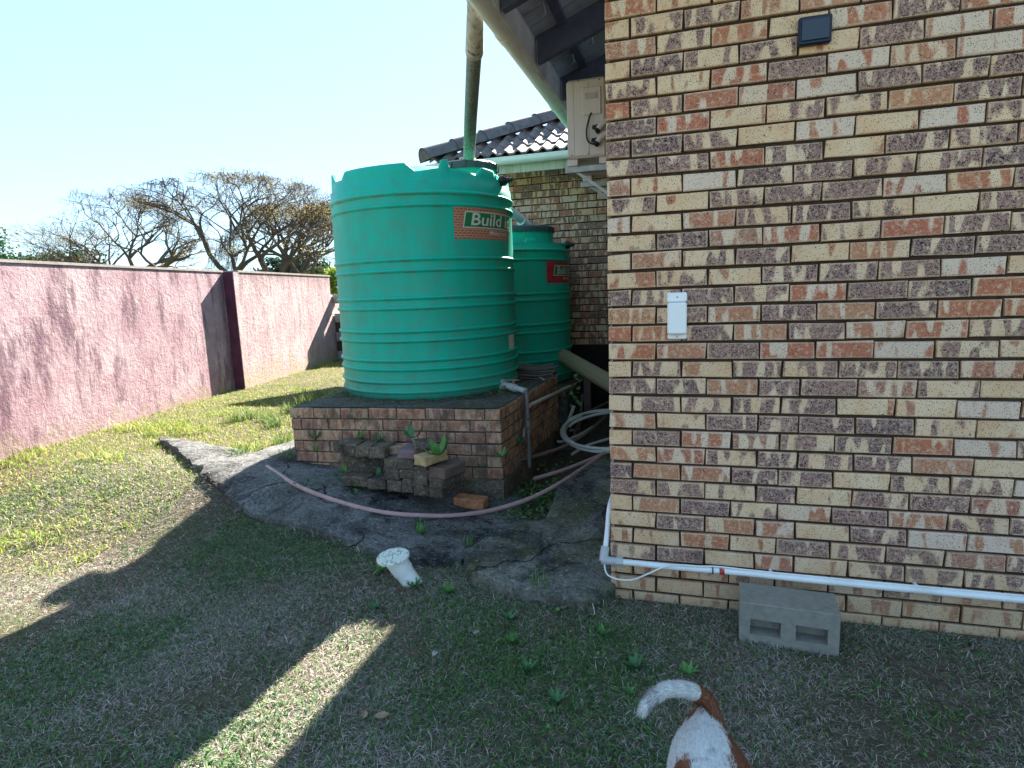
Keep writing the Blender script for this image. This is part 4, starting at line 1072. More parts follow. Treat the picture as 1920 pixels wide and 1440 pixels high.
# mortar lump
rr = np.random.default_rng(3); lump = []
mc = Vector(onY(682, 876, .90)); vv = []; ff = []; NU, NV = 28, 18
for a in range(NU+1):
    for b in range(NV+1):
        u_ = a/NU; v_ = b/NV; xx = (u_-.5)*.44; zz_ = (v_-.5)*.27; bulge = .10*(1-(2*abs(u_-.5))**4)*(1-(2*abs(v_-.5))**4)
        yy = -bulge-.05*(fbm(xx*9+5, zz_*9, 8, 5)-.5)-.03*(fbm(xx*30, zz_*30, 2, 2)-.5)
        vv.append((mc.x+xx, mc.y+yy+.05, mc.z+zz_-.02))
for a in range(NU):
    for b in range(NV): k = a*(NV+1)+b; ff.append((k, k+NV+1, k+NV+2, k+1))
nn = len(vv); rim = [k*(NV+1) for k in range(NU+1)]+[NU*(NV+1)+b for b in range(1, NV+1)]+[k*(NV+1)+NV for k in range(NU-1, -1, -1)]+[b for b in range(NV-1, 0, -1)]
vv += [(vv[k][0], 1.06, vv[k][2]) for k in rim]
for q_ in range(len(rim)): ff.append((rim[q_], nn+q_, nn+(q_+1)%len(rim), rim[(q_+1)%len(rim)]))
ff.append(tuple(nn+q_ for q_ in range(len(rim))))
o = meshobj('mortar_lump', vv, ff, M_found); tag(o, 'crumbling grey mortar mass under the left row of pavers', 'rubble'); smooth_angle(o, 30)
# loose orange brick on the apron
g0 = gnd(878, 955, .05)
o = meshobj('brick', *(lambda m: (m.v, m.f))(MB().box((-.115, 0, -.0365), (.115, .105, .0365), .005)), simple('orange_brick', (.36, .16, .085), .85, .4, 28, .2, .5, dirt=(.45, .30, .12), dirt_amt=.8)); o.location = (g0[0], g0[1], g0[2]+.0385); o.rotation_euler = (0, .03, -.06); o.color = (.9, .0, .37, .1)
tag(o, 'single orange speckled brick lying alone on the concrete apron', 'brick')
# stones, leaves
def stone(px, s, label, mat=M_stone):
    p = gnd(*px); m = MB(); rr = random.Random(px[0]); v = []; f = []
    n1, n2 = 7, 5
    for i in range(n2+1):
        th = math.pi*i/n2
        for j in range(n1): ph = 2*math.pi*j/n1+.3*i; r_ = s*(.8+.4*rr.random()); v.append((r_*math.sin(th)*math.cos(ph)*1.2, r_*math.sin(th)*math.sin(ph)*.8, r_*.6*math.cos(th)))
    for i in range(n2):
        for j in range(n1): f.append((i*n1+j, (i+1)*n1+j, (i+1)*n1+(j+1)%n1, i*n1+(j+1)%n1))
    o = meshobj('stone', v, f, mat); o.location = (p[0], p[1], p[2]+s*.45); o.rotation_euler.z = rr.random()*3; smooth_angle(o, 30); return tag(o, label, 'stone', 'stones on the lawn')
stone((815,1228), .017, 'flat pale stone on the lawn right of the sunny strip'); stone((893,1188), .014, 'upright pinkish pebble on the lawn below the broken slab')
stone((1033,955), .045, 'reddish stone among the clover by the slab', simple('red_stone', (.17,.10,.08), .9))
M_deadleaf = simple('dead_leaf', (.32, .22, .14), .8, .2, 20)
for k, px in enumerate(((683,1345), (716,1347))):
    p = gnd(*px, .012); v = [(-.03, 0, 0), (-.015, -.012, .004), (.01, -.013, .006), (.032, 0, .002), (.01, .011, .008), (-.015, .011, .006), (0, 0, -.002)]
    o = meshobj('dead_leaf', v, [(0,1,6),(1,2,6),(2,3,6),(3,4,6),(4,5,6),(5,0,6)], M_deadleaf); o.location = p+np.array([0, 0, .012]); o.rotation_euler = (.3, .2, (2.0, .8)[k])
    tag(o, ('curled brown leaf on the lawn nearer the sunny strip', 'brown leaf lying right of the curled one on the lawn')[k], 'leaf', 'dead leaves on the lawn')

# ------------------------------------------------------------------ weeds
def leafmesh(L_, W_, bend, fold=.25, n=5, lobes=0):
    v = []; f = []
    for i in range(n+1):
        t_ = i/n; w_ = W_*math.sin(math.pi*min(1, t_*.92+.08))**.8*(1+lobes*(1 if i % 2 else -1)); x = L_*t_*math.cos(bend*t_); z = L_*t_*math.sin(bend*t_*1.0)
        if i == n: w_ = .001
        v += [(x, -w_, z+w_*fold), (x, 0, z), (x, w_, z+w_*fold)]
    for i in range(n): k = i*3; f += [(k, k+1, k+4, k+3), (k+1, k+2, k+5, k+4)]
    return v, f
def weed(loc, kind, size, label, mat=M_leaf, group='weeds', nl=9, cat='weed', seed=0):
    rr = random.Random(seed+int(abs(loc[0])*1000)); t_ = empty('weed', loc, label, cat, group)
    for k in range(nl):
        a = 2*math.pi*k/nl+rr.uniform(-.3, .3)
        if kind == 'rosette': v, f = leafmesh(size*rr.uniform(.7, 1.1), size*.15, rr.uniform(.15, .7), .25, 6, .3)
        elif kind == 'fern': v, f = leafmesh(size*rr.uniform(.7, 1.1), size*.09, rr.uniform(.4, 1.0), .1, 8, .45)
        elif kind == 'broad': v, f = leafmesh(size*rr.uniform(.8, 1.1), size*.20, rr.uniform(.3, .9), .3, 6, 0)
        else: v, f = leafmesh(size*rr.uniform(.6, 1.1), size*.03, rr.uniform(.7, 1.35), .2, 6, 0)
        m = Matrix.Rotation(a, 4, 'Z') @ Matrix.Rotation(-rr.uniform(0, .45), 4, 'Y')
        o = meshobj('leaf', [m @ Vector(p) for p in v], f, mat, t_, smooth=True)
    return t_
WD = [((705,1140), 'rosette', .07, 'toothed rosette weed at the tip of the sunny strip'), ((775,1100), 'rosette', .07, 'leafy weed at the foot of the white drain pipe'),
      ((712,1072), 'rosette', .05, 'small weed just left of the white drain pipe'), ((1190,1250), 'rosette', .075, 'spreading green weed left of the dog, upper one'),
      ((1290,1262), 'rosette', .05, 'low weed just above the dog tail'), ((1180,1300), 'rosette', .05, 'dark weed to the left of the dog tail tip'),
      ((955,1160), 'rosette', .055, 'jagged weed on the lawn below the broken slab'), ((960,1205), 'broad', .04, 'rounded leaf weed in the middle of the lawn'),
      ((1010,1105), 'blade', .13, 'spiky grass tuft growing at the front edge of the broken slab'), ((1045,1315), 'rosette', .05, 'flat weed in the lower middle of the lawn'),
      ((700,1400), 'blade', .06, 'short bright grass tuft near the bottom of the lawn'), ((880,1025), 'blade', .09, 'grass tuft on the crack between apron and broken slab'),
      ((928,1015), 'blade', .06, 'thin grass tuft on the slab crack, right of the larger tuft'), ((790,1000), 'fern', .10, 'feathery weed on the apron above the white drain pipe'),
      ((1150,975), 'fern', .10, 'light green weed at the brick corner beside the slab'), ((1095,1030), 'blade', .03, 'tiny tuft on the mossy slab'),
      ((1130,1190), 'rosette', .05, 'pale weed below the brick corner'), ((845,1110), 'rosette', .05, 'weed beneath the left tip of the broken slab'),
      ((990,1255), 'rosette', .06, 'weed clump in the centre of the green patch'), ((1180,1115), 'blade', .06, 'yellowish tuft against the wall foot by the corner')]
for k, (px, kd, s_, lb) in enumerate(WD):
    up = .05 if px in ((880,1025), (928,1015), (790,1000), (1095,1030), (1010,1105), (1150, 975)) else 0
    weed(gnd(px[0], px[1], up+.004), kd, s_*(.75, 1.0, 1.25, .9, 1.1)[k % 5], lb, M_leaf if k % 3 else M_leafd, nl=16 if kd == 'blade' else 13, seed=k)
# plants on the plinth and stack
PLW = [((771,822), .80, 'broad', .13, 'broad green leaf plant on top of the stack, left of the tipped brick', 3), ((820,855), .70, 'broad', .15, 'long leaved plant growing from the right of the stack top', 5),
       ((712,826), .93, 'fern', .07, 'ferny weed on the stack top right of the centre', 12), ((678,823), .95, 'fern', .08, 'ferny weed on the stack top left of the centre', 14),
       ((592,822), 1.00, 'fern', .09, 'little fern in the brick joint near the left end of the plinth', 8), ((592,846), 1.0, 'fern', .06, 'low weed in the lowest joint at the left of the plinth', 8),
       ((655,785), 1.02, 'fern', .04, 'tiny weed in the joint below the plinth top course', 7), ((682,786), 1.02, 'fern', .04, 'second tiny weed in the joint below the plinth top course', 6),
       ((902,877), 1.08, 'fern', .05, 'small weed in the lower joint near the plinth corner', 8), ((645,887), .8, 'fern', .08, 'drooping weed on the mortar mass', 9),
       ((710,892), .68, 'fern', .07, 'weed hanging over the low front brick', 8), ((940,858), 1.05, 'broad', .09, 'green leaves poking from the plinth corner above the pipe end', 4),
       ((974,832), 1.45, 'fern', .09, 'small fern on the shaded plinth side', 7), ((560,783), .98, 'broad', .03, 'small pale sprig at the left end of the plinth top', 6)]
for k, (px, Y_, kd, s_, lb, nl) in enumerate(PLW):
    if px == (974,832): p = onX(px[0], px[1], -.885)
    else: p = onY(px[0], px[1], Y_)
    weed(p, kd, s_, lb, M_leaf if k % 2 else M_leafd, 'plants growing on the plinth', nl, 'plant', k)
# climber up the shaded gap
cv_ = empty('climbing_plant', onY(1080, 748, 2.9), 'slender leafy climber in front of the rear plinth corner', 'plant')
for k in range(14):
    v, f = leafmesh(.06, .022, .5, .2, 4); m = Matrix.Translation((random.uniform(-.05, .05), random.uniform(-.03, .03), -.12+k*.026)) @ Matrix.Rotation(random.uniform(0, 6.3), 4, 'Z')
    meshobj('leaf', [m @ Vector(p) for p in v], f, M_leaf, cv_)

# ------------------------------------------------------------------ lawn
def blades(name, xy, h, w_, lean, colr, zfun, curl=.6, up=None):
    N = len(xy); z = zfun(xy[:, 0], xy[:, 1]); az = rng.uniform(0, 2*np.pi, N); fa = az+rng.uniform(-1.2, 1.2, N)
    dx, dy = np.cos(az), np.sin(az); px_, py_ = -np.sin(fa), np.cos(fa)
    s1 = np.sin(lean); c1 = np.cos(lean); l2 = np.clip(lean+curl*rng.uniform(.2, 1.4, N), 0, 1.9); s2 = np.sin(l2); c2 = np.cos(l2)
    b = np.stack([xy[:, 0], xy[:, 1], z-.004], 1); m = b+np.stack([dx*s1, dy*s1, c1], 1)*(h*.5)[:, None]; tt = m+np.stack([dx*s2, dy*s2, c2], 1)*(h*.5)[:, None]
    tt[:, 2] = np.maximum(tt[:, 2], z+.002)
    side = np.stack([px_, py_, np.zeros(N)], 1)*(w_*.5)[:, None]
    V = np.stack([b-side, b+side, m+side*.9, m-side*.9, tt], 1).reshape(-1, 3)
    base = np.arange(N)*5; q = np.stack([base, base+1, base+2, base+3], 1); tr = np.stack([base+3, base+2, base+4], 1)
    c = np.repeat(colr, 5, axis=0)
    return bigmesh(name, V, q, tr, c, M_blade)
def keep_off(xy):
    x, y = xy[:, 0], xy[:, 1]
    ok = ~((x > -.01) & (y > -.01))
    # outside apron and slabs (polygon test)
    for poly in (ap_out, fs, bs):
        P_ = np.array(poly); c = P_.mean(0); P_ = c+(P_-c)*.985; ins_ = np.zeros(len(x), bool); k = len(P_)-1
        for i_ in range(len(P_)):
            xi, yi = P_[i_]; xj, yj = P_[k]
            cnd = ((yi > y) != (yj > y)) & (x < (xj-xi)*(y-yi)/(yj-yi+1e-12)+xi); ins_ ^= cnd; k = i_
        ok &= ~ins_
    ok &= ~((x > -2.66) & (x < -.8) & (y > 1.0) & (y < 4.7))
    ok &= ~((x > -2.1) & (y > 4.65))
    return ok
def colmix(n, pal, var=.25):
    pal = np.array(pal); c = pal[rng.integers(0, len(pal), n)]; return np.clip(c*(1+rng.uniform(-var, var, (n, 1)))+rng.uniform(-.008, .008, (n, 3)), .003, 1)
STRAW = [(.43, .38, .33), (.36, .31, .27), (.50, .46, .40), (.20, .155, .13), (.29, .245, .21), (.40, .345, .30), (.58, .53, .47)]
GREEN = [(.07, .17, .045), (.10, .21, .06), (.055, .13, .05), (.15, .24, .07), (.08, .18, .07)]
def scatter(n, x0, x1, y0, y1): return np.stack([rng.uniform(x0, x1, n), rng.uniform(y0, y1, n)], 1)
xy = np.concatenate([scatter(360000, -2.6, 2.2, -1.75, .7), scatter(120000, -4.8, -1.6, -1.2, 1.2)])
xy = xy[keep_off(xy)]
gm = fbm(xy[:, 0]*1.7+3, xy[:, 1]*1.7, 2, 3)
gp = .22+ss((gm-.36)/.34)*.5+.5*np.exp(-(((xy[:, 0]+.25)/.5)**2+((xy[:, 1]+.75)/.33)**2))+.5*np.exp(-(((xy[:, 0]+.1)/.5)**2+((xy[:, 1]+.3)/.15)**2))
isg = rng.random(len(xy)) < gp*.62
bare = fbm(xy[:, 0]*3+9, xy[:, 1]*3, 6, 3); kp = rng.random(len(xy)) < np.clip(.35+2.2*(bare-.28), .25, 1)
xy, isg = xy[kp], isg[kp]
N = len(xy); h = np.where(isg, rng.uniform(.018, .05, N), rng.uniform(.018, .06, N)); lean = np.where(isg, rng.uniform(.2, 1.3, N), rng.uniform(.75, 1.5, N))
wd = np.where(isg, rng.uniform(.0028, .0065, N), rng.uniform(.0014, .0036, N))
cc = np.where(isg[:, None], colmix(N, GREEN), colmix(N, STRAW))
tag(blades('lawn_grass', xy, h, wd, lean, cc, G, 1.1), 'short dry winter lawn of straw and green blades in front of the apron', 'grass', kind='stuff')
gi = np.where(isg)[0]; pk = rng.choice(gi, 5000); pts = np.stack([xy[pk, 0], xy[pk, 1], G(xy[pk, 0], xy[pk, 1])+rng.uniform(.004, .02, 5000)], 1)
LEAFPTS = (pts, rng.uniform(.003, .0075, 5000))
ex_ = np.array(edge+list(fs[:8])); e2 = []
for k in range(len(ex_)-1):
    L_ = np.hypot(*(ex_[k+1]-ex_[k])); m_ = int(L_*220); tt_ = rng.random((m_, 1)); e2.append(ex_[k]*(1-tt_)+ex_[k+1]*tt_+rng.normal(0, .035, (m_, 2)))
e2 = np.concatenate(e2); m_ = len(e2); gsel = fbm(e2[:, 0]*5, e2[:, 1]*5, 17, 2); e2 = e2[gsel > .47]; m_ = len(e2); g2 = rng.random(m_) < .55
tag(blades('edge_grass', e2, rng.uniform(.03, .08, m_), rng.uniform(.0025, .006, m_), rng.uniform(.2, 1.4, m_), np.where(g2[:, None], colmix(m_, GREEN), colmix(m_, STRAW)), lambda x, y: G(x, y)+.012, 1.0), 'straggling grass creeping over the concrete edges', 'grass', kind='stuff')
# sunlit lawn to the left and behind
xy = np.concatenate([scatter(90000, -9.5, -2.6, -.5, 4.5), scatter(70000, -9.8, -2.2, 4.5, 11)])
xy = xy[keep_off(xy)]
xy = xy[~((xy[:, 0] > -3.2) & (xy[:, 1] < 1.0))]
N = len(xy); tall = fbm(xy[:, 0]*2, xy[:, 1]*2, 12, 3) ; gfr = .72
isg = rng.random(N) < gfr; h = rng.uniform(.02, .05, N)*(1+1.8*ss((tall-.6)/.15)); cc = np.where(isg[:, None], colmix(N, [(.21, .30, .04), (.27, .36, .05), (.15, .23, .03), (.36, .40, .07)]), colmix(N, [(.44, .38, .17), (.36, .30, .14), (.50, .44, .24)]))
tag(blades('back_lawn_grass', xy, h, rng.uniform(.004, .009, N), rng.uniform(.1, 1.2, N), cc, G, .8), 'yellow green sunlit lawn between the tank plinth and the pink boundary wall', 'grass', kind='stuff')
# longer tufts at the shade edge and by the plinth
xy = np.concatenate([gnd(x, y)[:2][None, :]+rng.normal(0, .05, (90, 2)) for x, y in ((440,790),(470,785),(500,790),(455,860),(540,775),(515,800),(600,745),(575,760),(530,835),(540,870))])
N = len(xy); tag(blades('grass_tufts', xy, rng.uniform(.08, .2, N), rng.uniform(.005, .009, N), rng.uniform(.05, .6, N), colmix(N, [(.1, .19, .04), (.14, .24, .06), (.24, .25, .09)]), G, .7), 'longer loose grass tufts beside the plinth on the back lawn', 'grass', kind='stuff')
# clover and small leaves: ground cover in the gap, plinth top, slab edges
def clover(name, pts, s_, pal, label):
    N = len(pts); V = []; 
    ang = rng.uniform(0, 2*np.pi, N); tl = rng.normal(0, .35, (N, 2)); K = 6
    base = np.zeros((N, K, 3)); 
    for k in range(K):
        a = 2*np.pi*k/K+ang; r_ = s_*rng.uniform(.75, 1.15, N); x = np.cos(a)*r_; y = np.sin(a)*r_; base[:, k, 0] = pts[:, 0]+x; base[:, k, 1] = pts[:, 1]+y; base[:, k, 2] = pts[:, 2]+x*tl[:, 0]+y*tl[:, 1]
    V = base.reshape(-1, 3); b = np.arange(N)*K; q = np.concatenate([np.stack([b, b+1, b+2, b+3], 1), np.stack([b, b+3, b+4, b+5], 1)])
    return tag(bigmesh(name, V, q, None, np.repeat(colmix(N, pal, .3), K, axis=0), M_blade), label, 'ground cover', kind='stuff')
clover('lawn_leaves', LEAFPTS[0], LEAFPTS[1], GREEN, 'small flat leaves mixed into the dry lawn')
pts = []
for (x, y, n_, sx_, up) in ((1000,950,260,.13,.03),(960,965,120,.08,.04),(1010,930,200,.12,.05),(900,930,60,.10,.05),(1020,915,120,.15,.06),(1040,880,90,.2,.08),(1050,1122,60,.06,.0),(1010,1118,40,.05,.0),(1085,1135,60,.05,.0),(960,920,80,.10,.05),(1140,985,50,.04,.05),(670,915,50,.08,.06),(600,900,40,.1,.05)):
    g_ = gnd(x, y, up); pts.append(np.concatenate([g_[:2]+rng.normal(0, sx_, (n_, 2)), g_[2]+rng.uniform(0, .03, (n_, 1))], 1))
pts = np.concatenate(pts); pts = pts[~((pts[:, 0] > -.01) & (pts[:, 1] > -.02))]
clover('clover', pts, np.full(len(pts), .011), GREEN, 'clover and creeping leaves filling the gap between plinth and slab')
pts = []
for k in range(520):
    a = rng.uniform(-2.7, .1); r_ = T1[2]+abs(rng.normal(0, .06))+.015; pts.append((T1[0]+r_*math.cos(a), T1[1]+r_*math.sin(a), ZT+rng.uniform(.008, .03)))
for k in range(150): pts.append((-1.13+rng.normal(0, .06), 1.75+rng.normal(0, .12), ZT+rng.uniform(.01, .06)))
for k in range(160): pts.append((-2.45+rng.normal(0, .07), 1.5+rng.normal(0, .12), ZT+rng.uniform(.01, .10)))
pts = np.array(pts); pts = pts[(pts[:, 1] > 1.09) & (pts[:, 0] > -2.6)]
clover('plinth_weeds', pts, rng.uniform(.004, .010, len(pts)), [(.12, .18, .05), (.16, .2, .08), (.07, .12, .03)], 'tiny weeds along the tank foot on the plinth top')
# dark cuttings and litter on the apron
xy = np.concatenate([gnd(x, y, .05)[:2][None]+rng.normal(0, s_, (n_, 2))*np.array([1, .6]) for x, y, n_, s_ in ((440,905,600,.25),(480,930,400,.25),(560,950,200,.3),(900,945,120,.15),(700,930,150,.3),(850,1000,250,.15),(1060,870,120,.12))])
N = len(xy); tag(blades('leaf_litter', xy, rng.uniform(.015, .04, N), rng.uniform(.003, .008, N), rng.uniform(1.2, 1.55, N), colmix(N, [(.03, .028, .028), (.07, .06, .05), (.16, .14, .11)]), lambda x, y: G(x, y)+.066, .1), 'dark leaf litter and cuttings scattered over the apron', 'litter', kind='stuff')

# ------------------------------------------------------------------ boundary wall
bc = gnd(468, 727); d1 = Vector((-.19, .98, 0)).normalized(); n1_ = Vector((d1.y, -d1.x, 0))
bwl = empty('boundary_wall', bc, 'tall pink painted boundary wall with stained plaster across the lawn', 'wall')
topz = onX(463, 511, bc[0])[2]; Hh = topz-bc[2]
def oriented(m, name, s0, s1, n0, n1__, z0, z1, mat, parent, bev=0, sub=0):
    v = MB().box((s0, n0, z0), (s1, n1__, z1), bev).v; f = MB().box((s0, n0, z0), (s1, n1__, z1), bev).f
    v2 = [d1*p[0]+n1_*p[1]+Vector((0, 0, p[2])) for p in v]
    return meshobj(name, v2, f, mat, parent)
LW = 3.55
oriented(None, 'far_panel', 0, LW, -.22, 0, -.4, Hh, M_pink, bwl)
oriented(None, 'corner_pier', -.16, 0-.001, -.24, .012, -.4, Hh+.003, M_maroon, bwl)
oriented(None, 'pier_face', -.159, -.002, .0125, .024, -.4, Hh+.001, M_pink, bwl)
oriented(None, 'near_panel', -9, -.1605, -.37, -.14, -.4, Hh-.004, M_pink_shade, bwl)
oriented(None, 'coping', -.0, LW+.01, -.235, .012, Hh+.0005, Hh+.03, M_cap, bwl)
oriented(None, 'coping', -9, -.165, -.385, -.128, Hh+.0005, Hh+.028, M_cap, bwl)
oriented(None, 'low_panel', LW+.001, 9, -.2, -.01, -.4, Hh-.42, M_pink, bwl)
# grey block cross wall, partly hidden behind the tank
gw = empty('block_wall', Vector(bc)+d1*(LW+.1), 'low stepped grey block wall meeting the pink wall behind the tank', 'wall')
for r in range(8):
    for k in range(10 if r < 5 else 1):
        if r >= 5 and k > 0: continue
        z0 = r*.2; x0 = .0+k*.40+(.2 if r % 2 else 0)
        if r == 7: continue
        v = MB().box((x0+.005, 0, z0+.005), (x0+.393, .19, z0+.193), .008)
        m = Matrix((n1_, d1, Vector((0, 0, 1)))).transposed().to_4x4()
        o = meshobj('block', [m @ Vector(p) for p in v.v], v.f, M_block, gw)
m = Matrix((n1_, d1, Vector((0, 0, 1)))).transposed().to_4x4()
v = MB().box((.01, .012, -.3), (4.3, .178, .99)); meshobj('joint_core', [m @ Vector(p) for p in v.v], v.f, M_mortar, gw)

# ------------------------------------------------------------------ trees beyond the wall
def tree(name, base, forks, H0, H1, rad, label, seed, dens=1., leafcol=((.33, .25, .10), (.26, .22, .10), (.40, .31, .14)), nleaf=6500, squash=1., pal_dark=None):
    rr = random.Random(seed); t_ = empty(name, base, label, 'tree', 'bare umbrella trees beyond the wall')
    mb = MB(); twigs = MB(); tips = []
    def zt(x, y):
        d = math.hypot(x, y)/rad; return H1-(H1-H0)*.75*d**2.2
    def grow(p, d, L_, r_, depth):
        n_ = 3; pts = [Vector(p)]; q = Vector(p); dd = Vector(d)
        for k in range(n_):
            dd = (dd+Vector((rr.uniform(-.35, .35), rr.uniform(-.35, .35), rr.uniform(-.22, .22)))).normalized()
            q = q+dd*L_/n_
            top_ = zt(q.x, q.y)
            if q.z > top_: q.z = top_-rr.uniform(0, .15) if depth < 3 else top_-rr.uniform(-.25, .6); dd.z *= .2
            pts.append(Vector(q))
        (mb if depth < 4 else twigs).tube(pts, [r_*(1-.35*k/n_) for k in range(n_+1)], 6 if depth < 3 else (4 if depth < 4 else 3), cap=False)
        if depth >= 7: tips.append(q.copy()); return
        nb = 2 if depth < 1 else (3 if rr.random() < .85*dens else 2)
        for k in range(nb):
            h = Vector((q.x, q.y, 0)); h = h.normalized() if h.length > .01 else Vector((1, 0, 0))
            up_ = (.55, .3, .2, .15, .12, .1, .1, .1)[depth]
            nd = (dd*.75+h*.25+Vector((rr.uniform(-.95, .95), rr.uniform(-.95, .95), up_+rr.uniform(-.25, .35)))).normalized()
            grow(q, nd, L_*rr.uniform(.62, .88), r_*rr.uniform(.50, .66), depth+1)
            if depth >= 3: tips.append(q.copy())
    for (dx, dy, dz, r_) in forks: grow((dx*.05, dy*.05, 0), Vector((dx, dy, dz)).normalized(), H0*.62, r_, 0)
    o = mb.build('trunk', M_bark, t_); o = twigs.build('twigs', M_bark, t_)
    # leaf wisps in flat layers
    tp_ = np.array([tuple(q) for q in tips]); N = nleaf
    lay_ = fbm(tp_[:, 0]*.45+seed, tp_[:, 2]*1.8, seed, 3)
    pr_ = ss((lay_-.45)/.12)+.03; pr_ = pr_/pr_.sum(); sel = rng.choice(len(tp_), N, p=pr_)
    c = tp_[sel]+rng.normal(0, 1, (N, 3))*np.array([.35, .35, .06]); s_ = rng.uniform(.02, .06, N)
    a = rng.uniform(0, 2*np.pi, N); u = np.stack([np.cos(a), np.sin(a), rng.normal(0, .3, N)], 1)*s_[:, None]; v_ = np.stack([-np.sin(a), np.cos(a), rng.normal(0, .4, N)], 1)*(s_*.5)[:, None]
    V = np.stack([c-u, c+v_, c+u, c-v_], 1).reshape(-1, 3); b = np.arange(N)*4; q = np.stack([b, b+1, b+2, b+3], 1)
    o = bigmesh('crown', V, q, None, np.repeat(colmix(N, leafcol, .3), 4, axis=0), M_blade); o.parent = t_; o['kind'] = 'stuff' if False else o.get('kind', 'thing')
    if 'kind' in o: del o['kind']
    return t_
def far(x, y, D): d = ray(x, y); return CAM+d*(D/d[1])
b1_ = far(512, 520, 27); b2_ = far(445, 520, 25); b3_ = far(618, 520, 26); b4_ = far(250, 520, 27)
gz = .1
tree('umbrella_tree', (b1_[0], b1_[1], gz), [(.5, .1, 1.3, .30), (-.6, -.2, 1.2, .26), (.1, .4, 1.2, .22)], 3.9, 6.7, 7.4, 'leafless umbrella tree right of the wall pier, trunk rising above the pink wall', 3)
tree('umbrella_tree', (b2_[0], b2_[1], gz), [(.7, 0, 1.2, .30), (-.7, .2, 1.1, .28), (-.1, -.5, 1.2, .2)], 4.0, 7.3, 8.2, 'wide umbrella tree with golden wisps at the left above the dark wall pier', 8)
tree('umbrella_tree', (b3_[0], b3_[1], gz), [(-.65, 0, 1.0, .20), (.2, .2, 1.2, .18)], 3.6, 6.6, 4.4, 'thin leaning umbrella tree against the left edge of the front tank', 14, nleaf=7000)
tree('umbrella_tree', (b4_[0], b4_[1], gz), [(.6, .1, 1.2, .3), (-.6, .1, 1.2, .28), (0, -.4, 1.2, .2)], 4.0, 7.4, 8.4, 'farthest left umbrella tree beyond the pink wall', 21)
def bush(name, px, D, rx, rz_, label, pal, N, leaf=.05, cat='bush'):
    c0_ = far(px[0], px[1], D); t_ = empty(name, (c0_[0], c0_[1], 0), label, cat)
    cl_ = rng.normal(0, 1, (60, 3)); cl_ /= np.linalg.norm(cl_, axis=1)[:, None]; cl_ *= rng.uniform(.3, 1, (60, 1))
    sel = rng.integers(0, 60, N); p = cl_[sel]*np.array([rx, rx*.6, rz_])+rng.normal(0, .14, (N, 3))*np.array([rx, rx*.6, rz_]); c = p+np.array([0, 0, c0_[2]])
    s_ = rng.uniform(leaf*.6, leaf*1.4, N)[:, None]; u = rng.normal(0, 1, (N, 3)); u /= np.linalg.norm(u, axis=1)[:, None]; v_ = np.cross(u, rng.normal(0, 1, (N, 3))); v_ /= np.linalg.norm(v_, axis=1)[:, None]
    V = np.stack([c-u*s_, c+v_*s_*.5, c+u*s_, c-v_*s_*.5], 1).reshape(-1, 3); b = np.arange(N)*4
    o = bigmesh('foliage', V, np.stack([b, b+1, b+2, b+3], 1), None, np.repeat(colmix(N, pal, .35), 4, axis=0), M_blade); o.parent = t_
    m = MB()
    for k in range(9): a = random.uniform(0, 6.3); m.tube([(0, 0, 0), (rx*.3*math.cos(a), rx*.2*math.sin(a), c0_[2]*.6), (rx*.7*math.cos(a), rx*.4*math.sin(a), c0_[2]+rz_*.5*random.uniform(-1, 1))], [.06, .04, .012], 5)
    m.build('stems', M_bark, t_)
bush('hedge_bush', (628, 530), 12.5, .55, .32, 'bright yellow green bush peeping over the wall beside the tank', [(.20, .30, .03), (.28, .36, .05), (.10, .17, .02)], 4000, .035)
bush('tree', (555, 512), 34, 2.6, 1.0, 'dark leafy tree seen low through the bare trees over the wall', [(.025, .06, .04), (.04, .09, .05), (.015, .04, .03)], 6000, .12, 'tree')
bush('tree', (600, 520), 30, 1.6, .6, 'thin grey green bush beyond the wall near the tank edge', [(.10, .13, .06), (.07, .10, .05)], 2500, .09, 'bush')
bush('tree', (120, 505), 33, 4.0, 1.4, 'dark leafy tree far left beyond the pink wall', [(.03, .07, .04), (.05, .10, .05), (.02, .05, .03)], 8000, .13, 'tree')
bush('tree', (-80, 480), 30, 4.0, 2.0, 'dense green tree at the far left edge beyond the wall', [(.03, .08, .03), (.05, .11, .04), (.02, .05, .02)], 9000, .13, 'tree')

# ------------------------------------------------------------------ dog
dg_ = empty('dog', (.425, -1.63, -.05), 'small white dog with brown patches and a raised curling tail walking towards the viewer', 'dog')
def dogspace(p): return (p[0]-.425, p[1]+1.63, p[2]+.05)
SK = []; SE = []; SR = []
def node(p, r_, par=None):
    SK.append(p); SR.append(r_)
    if par is not None: SE.append((par, len(SK)-1))
    return len(SK)-1
hb = .455   # height of the spine above the soil
pel = node((0, .19, hb-.045), (.080, .088))
lo = node((0, .06, hb-.06), (.080, .092), pel)
ch = node((.0, -.12, hb-.08), (.088, .108), lo)
sh = node((.0, -.22, hb-.06), (.080, .098), ch)
nk = node((.0, -.30, hb+.01), (.055, .06), sh)
hd0 = node((.0, -.37, hb+.07), (.058, .056), nk)
mz = node((.0, -.44, hb+.045), (.034, .030), hd0)
ns = node((.0, -.49, hb+.035), (.024, .020), mz)
for sx_ in (-1, 1):
    th = node((sx_*.055, .20, hb-.13), (.050, .060), pel); kn = node((sx_*.065, .14, hb-.22), (.034, .038), th); hk = node((sx_*.065, .24, hb-.30), (.018, .022), kn); an = node((sx_*.065, .215, .035), (.016, .018), hk); pw = node((sx_*.066, .18, .018), (.022, .018), an)
    shd = node((sx_*.055, -.20, hb-.14), (.036, .042), sh); elb = node((sx_*.062, -.17, hb-.22), (.026, .03), shd); wr = node((sx_*.062, -.20, .10), (.018, .02), elb); fw = node((sx_*.062, -.21, .03), (.017, .018), wr); pw2 = node((sx_*.062, -.24, .018), (.023, .018), fw)
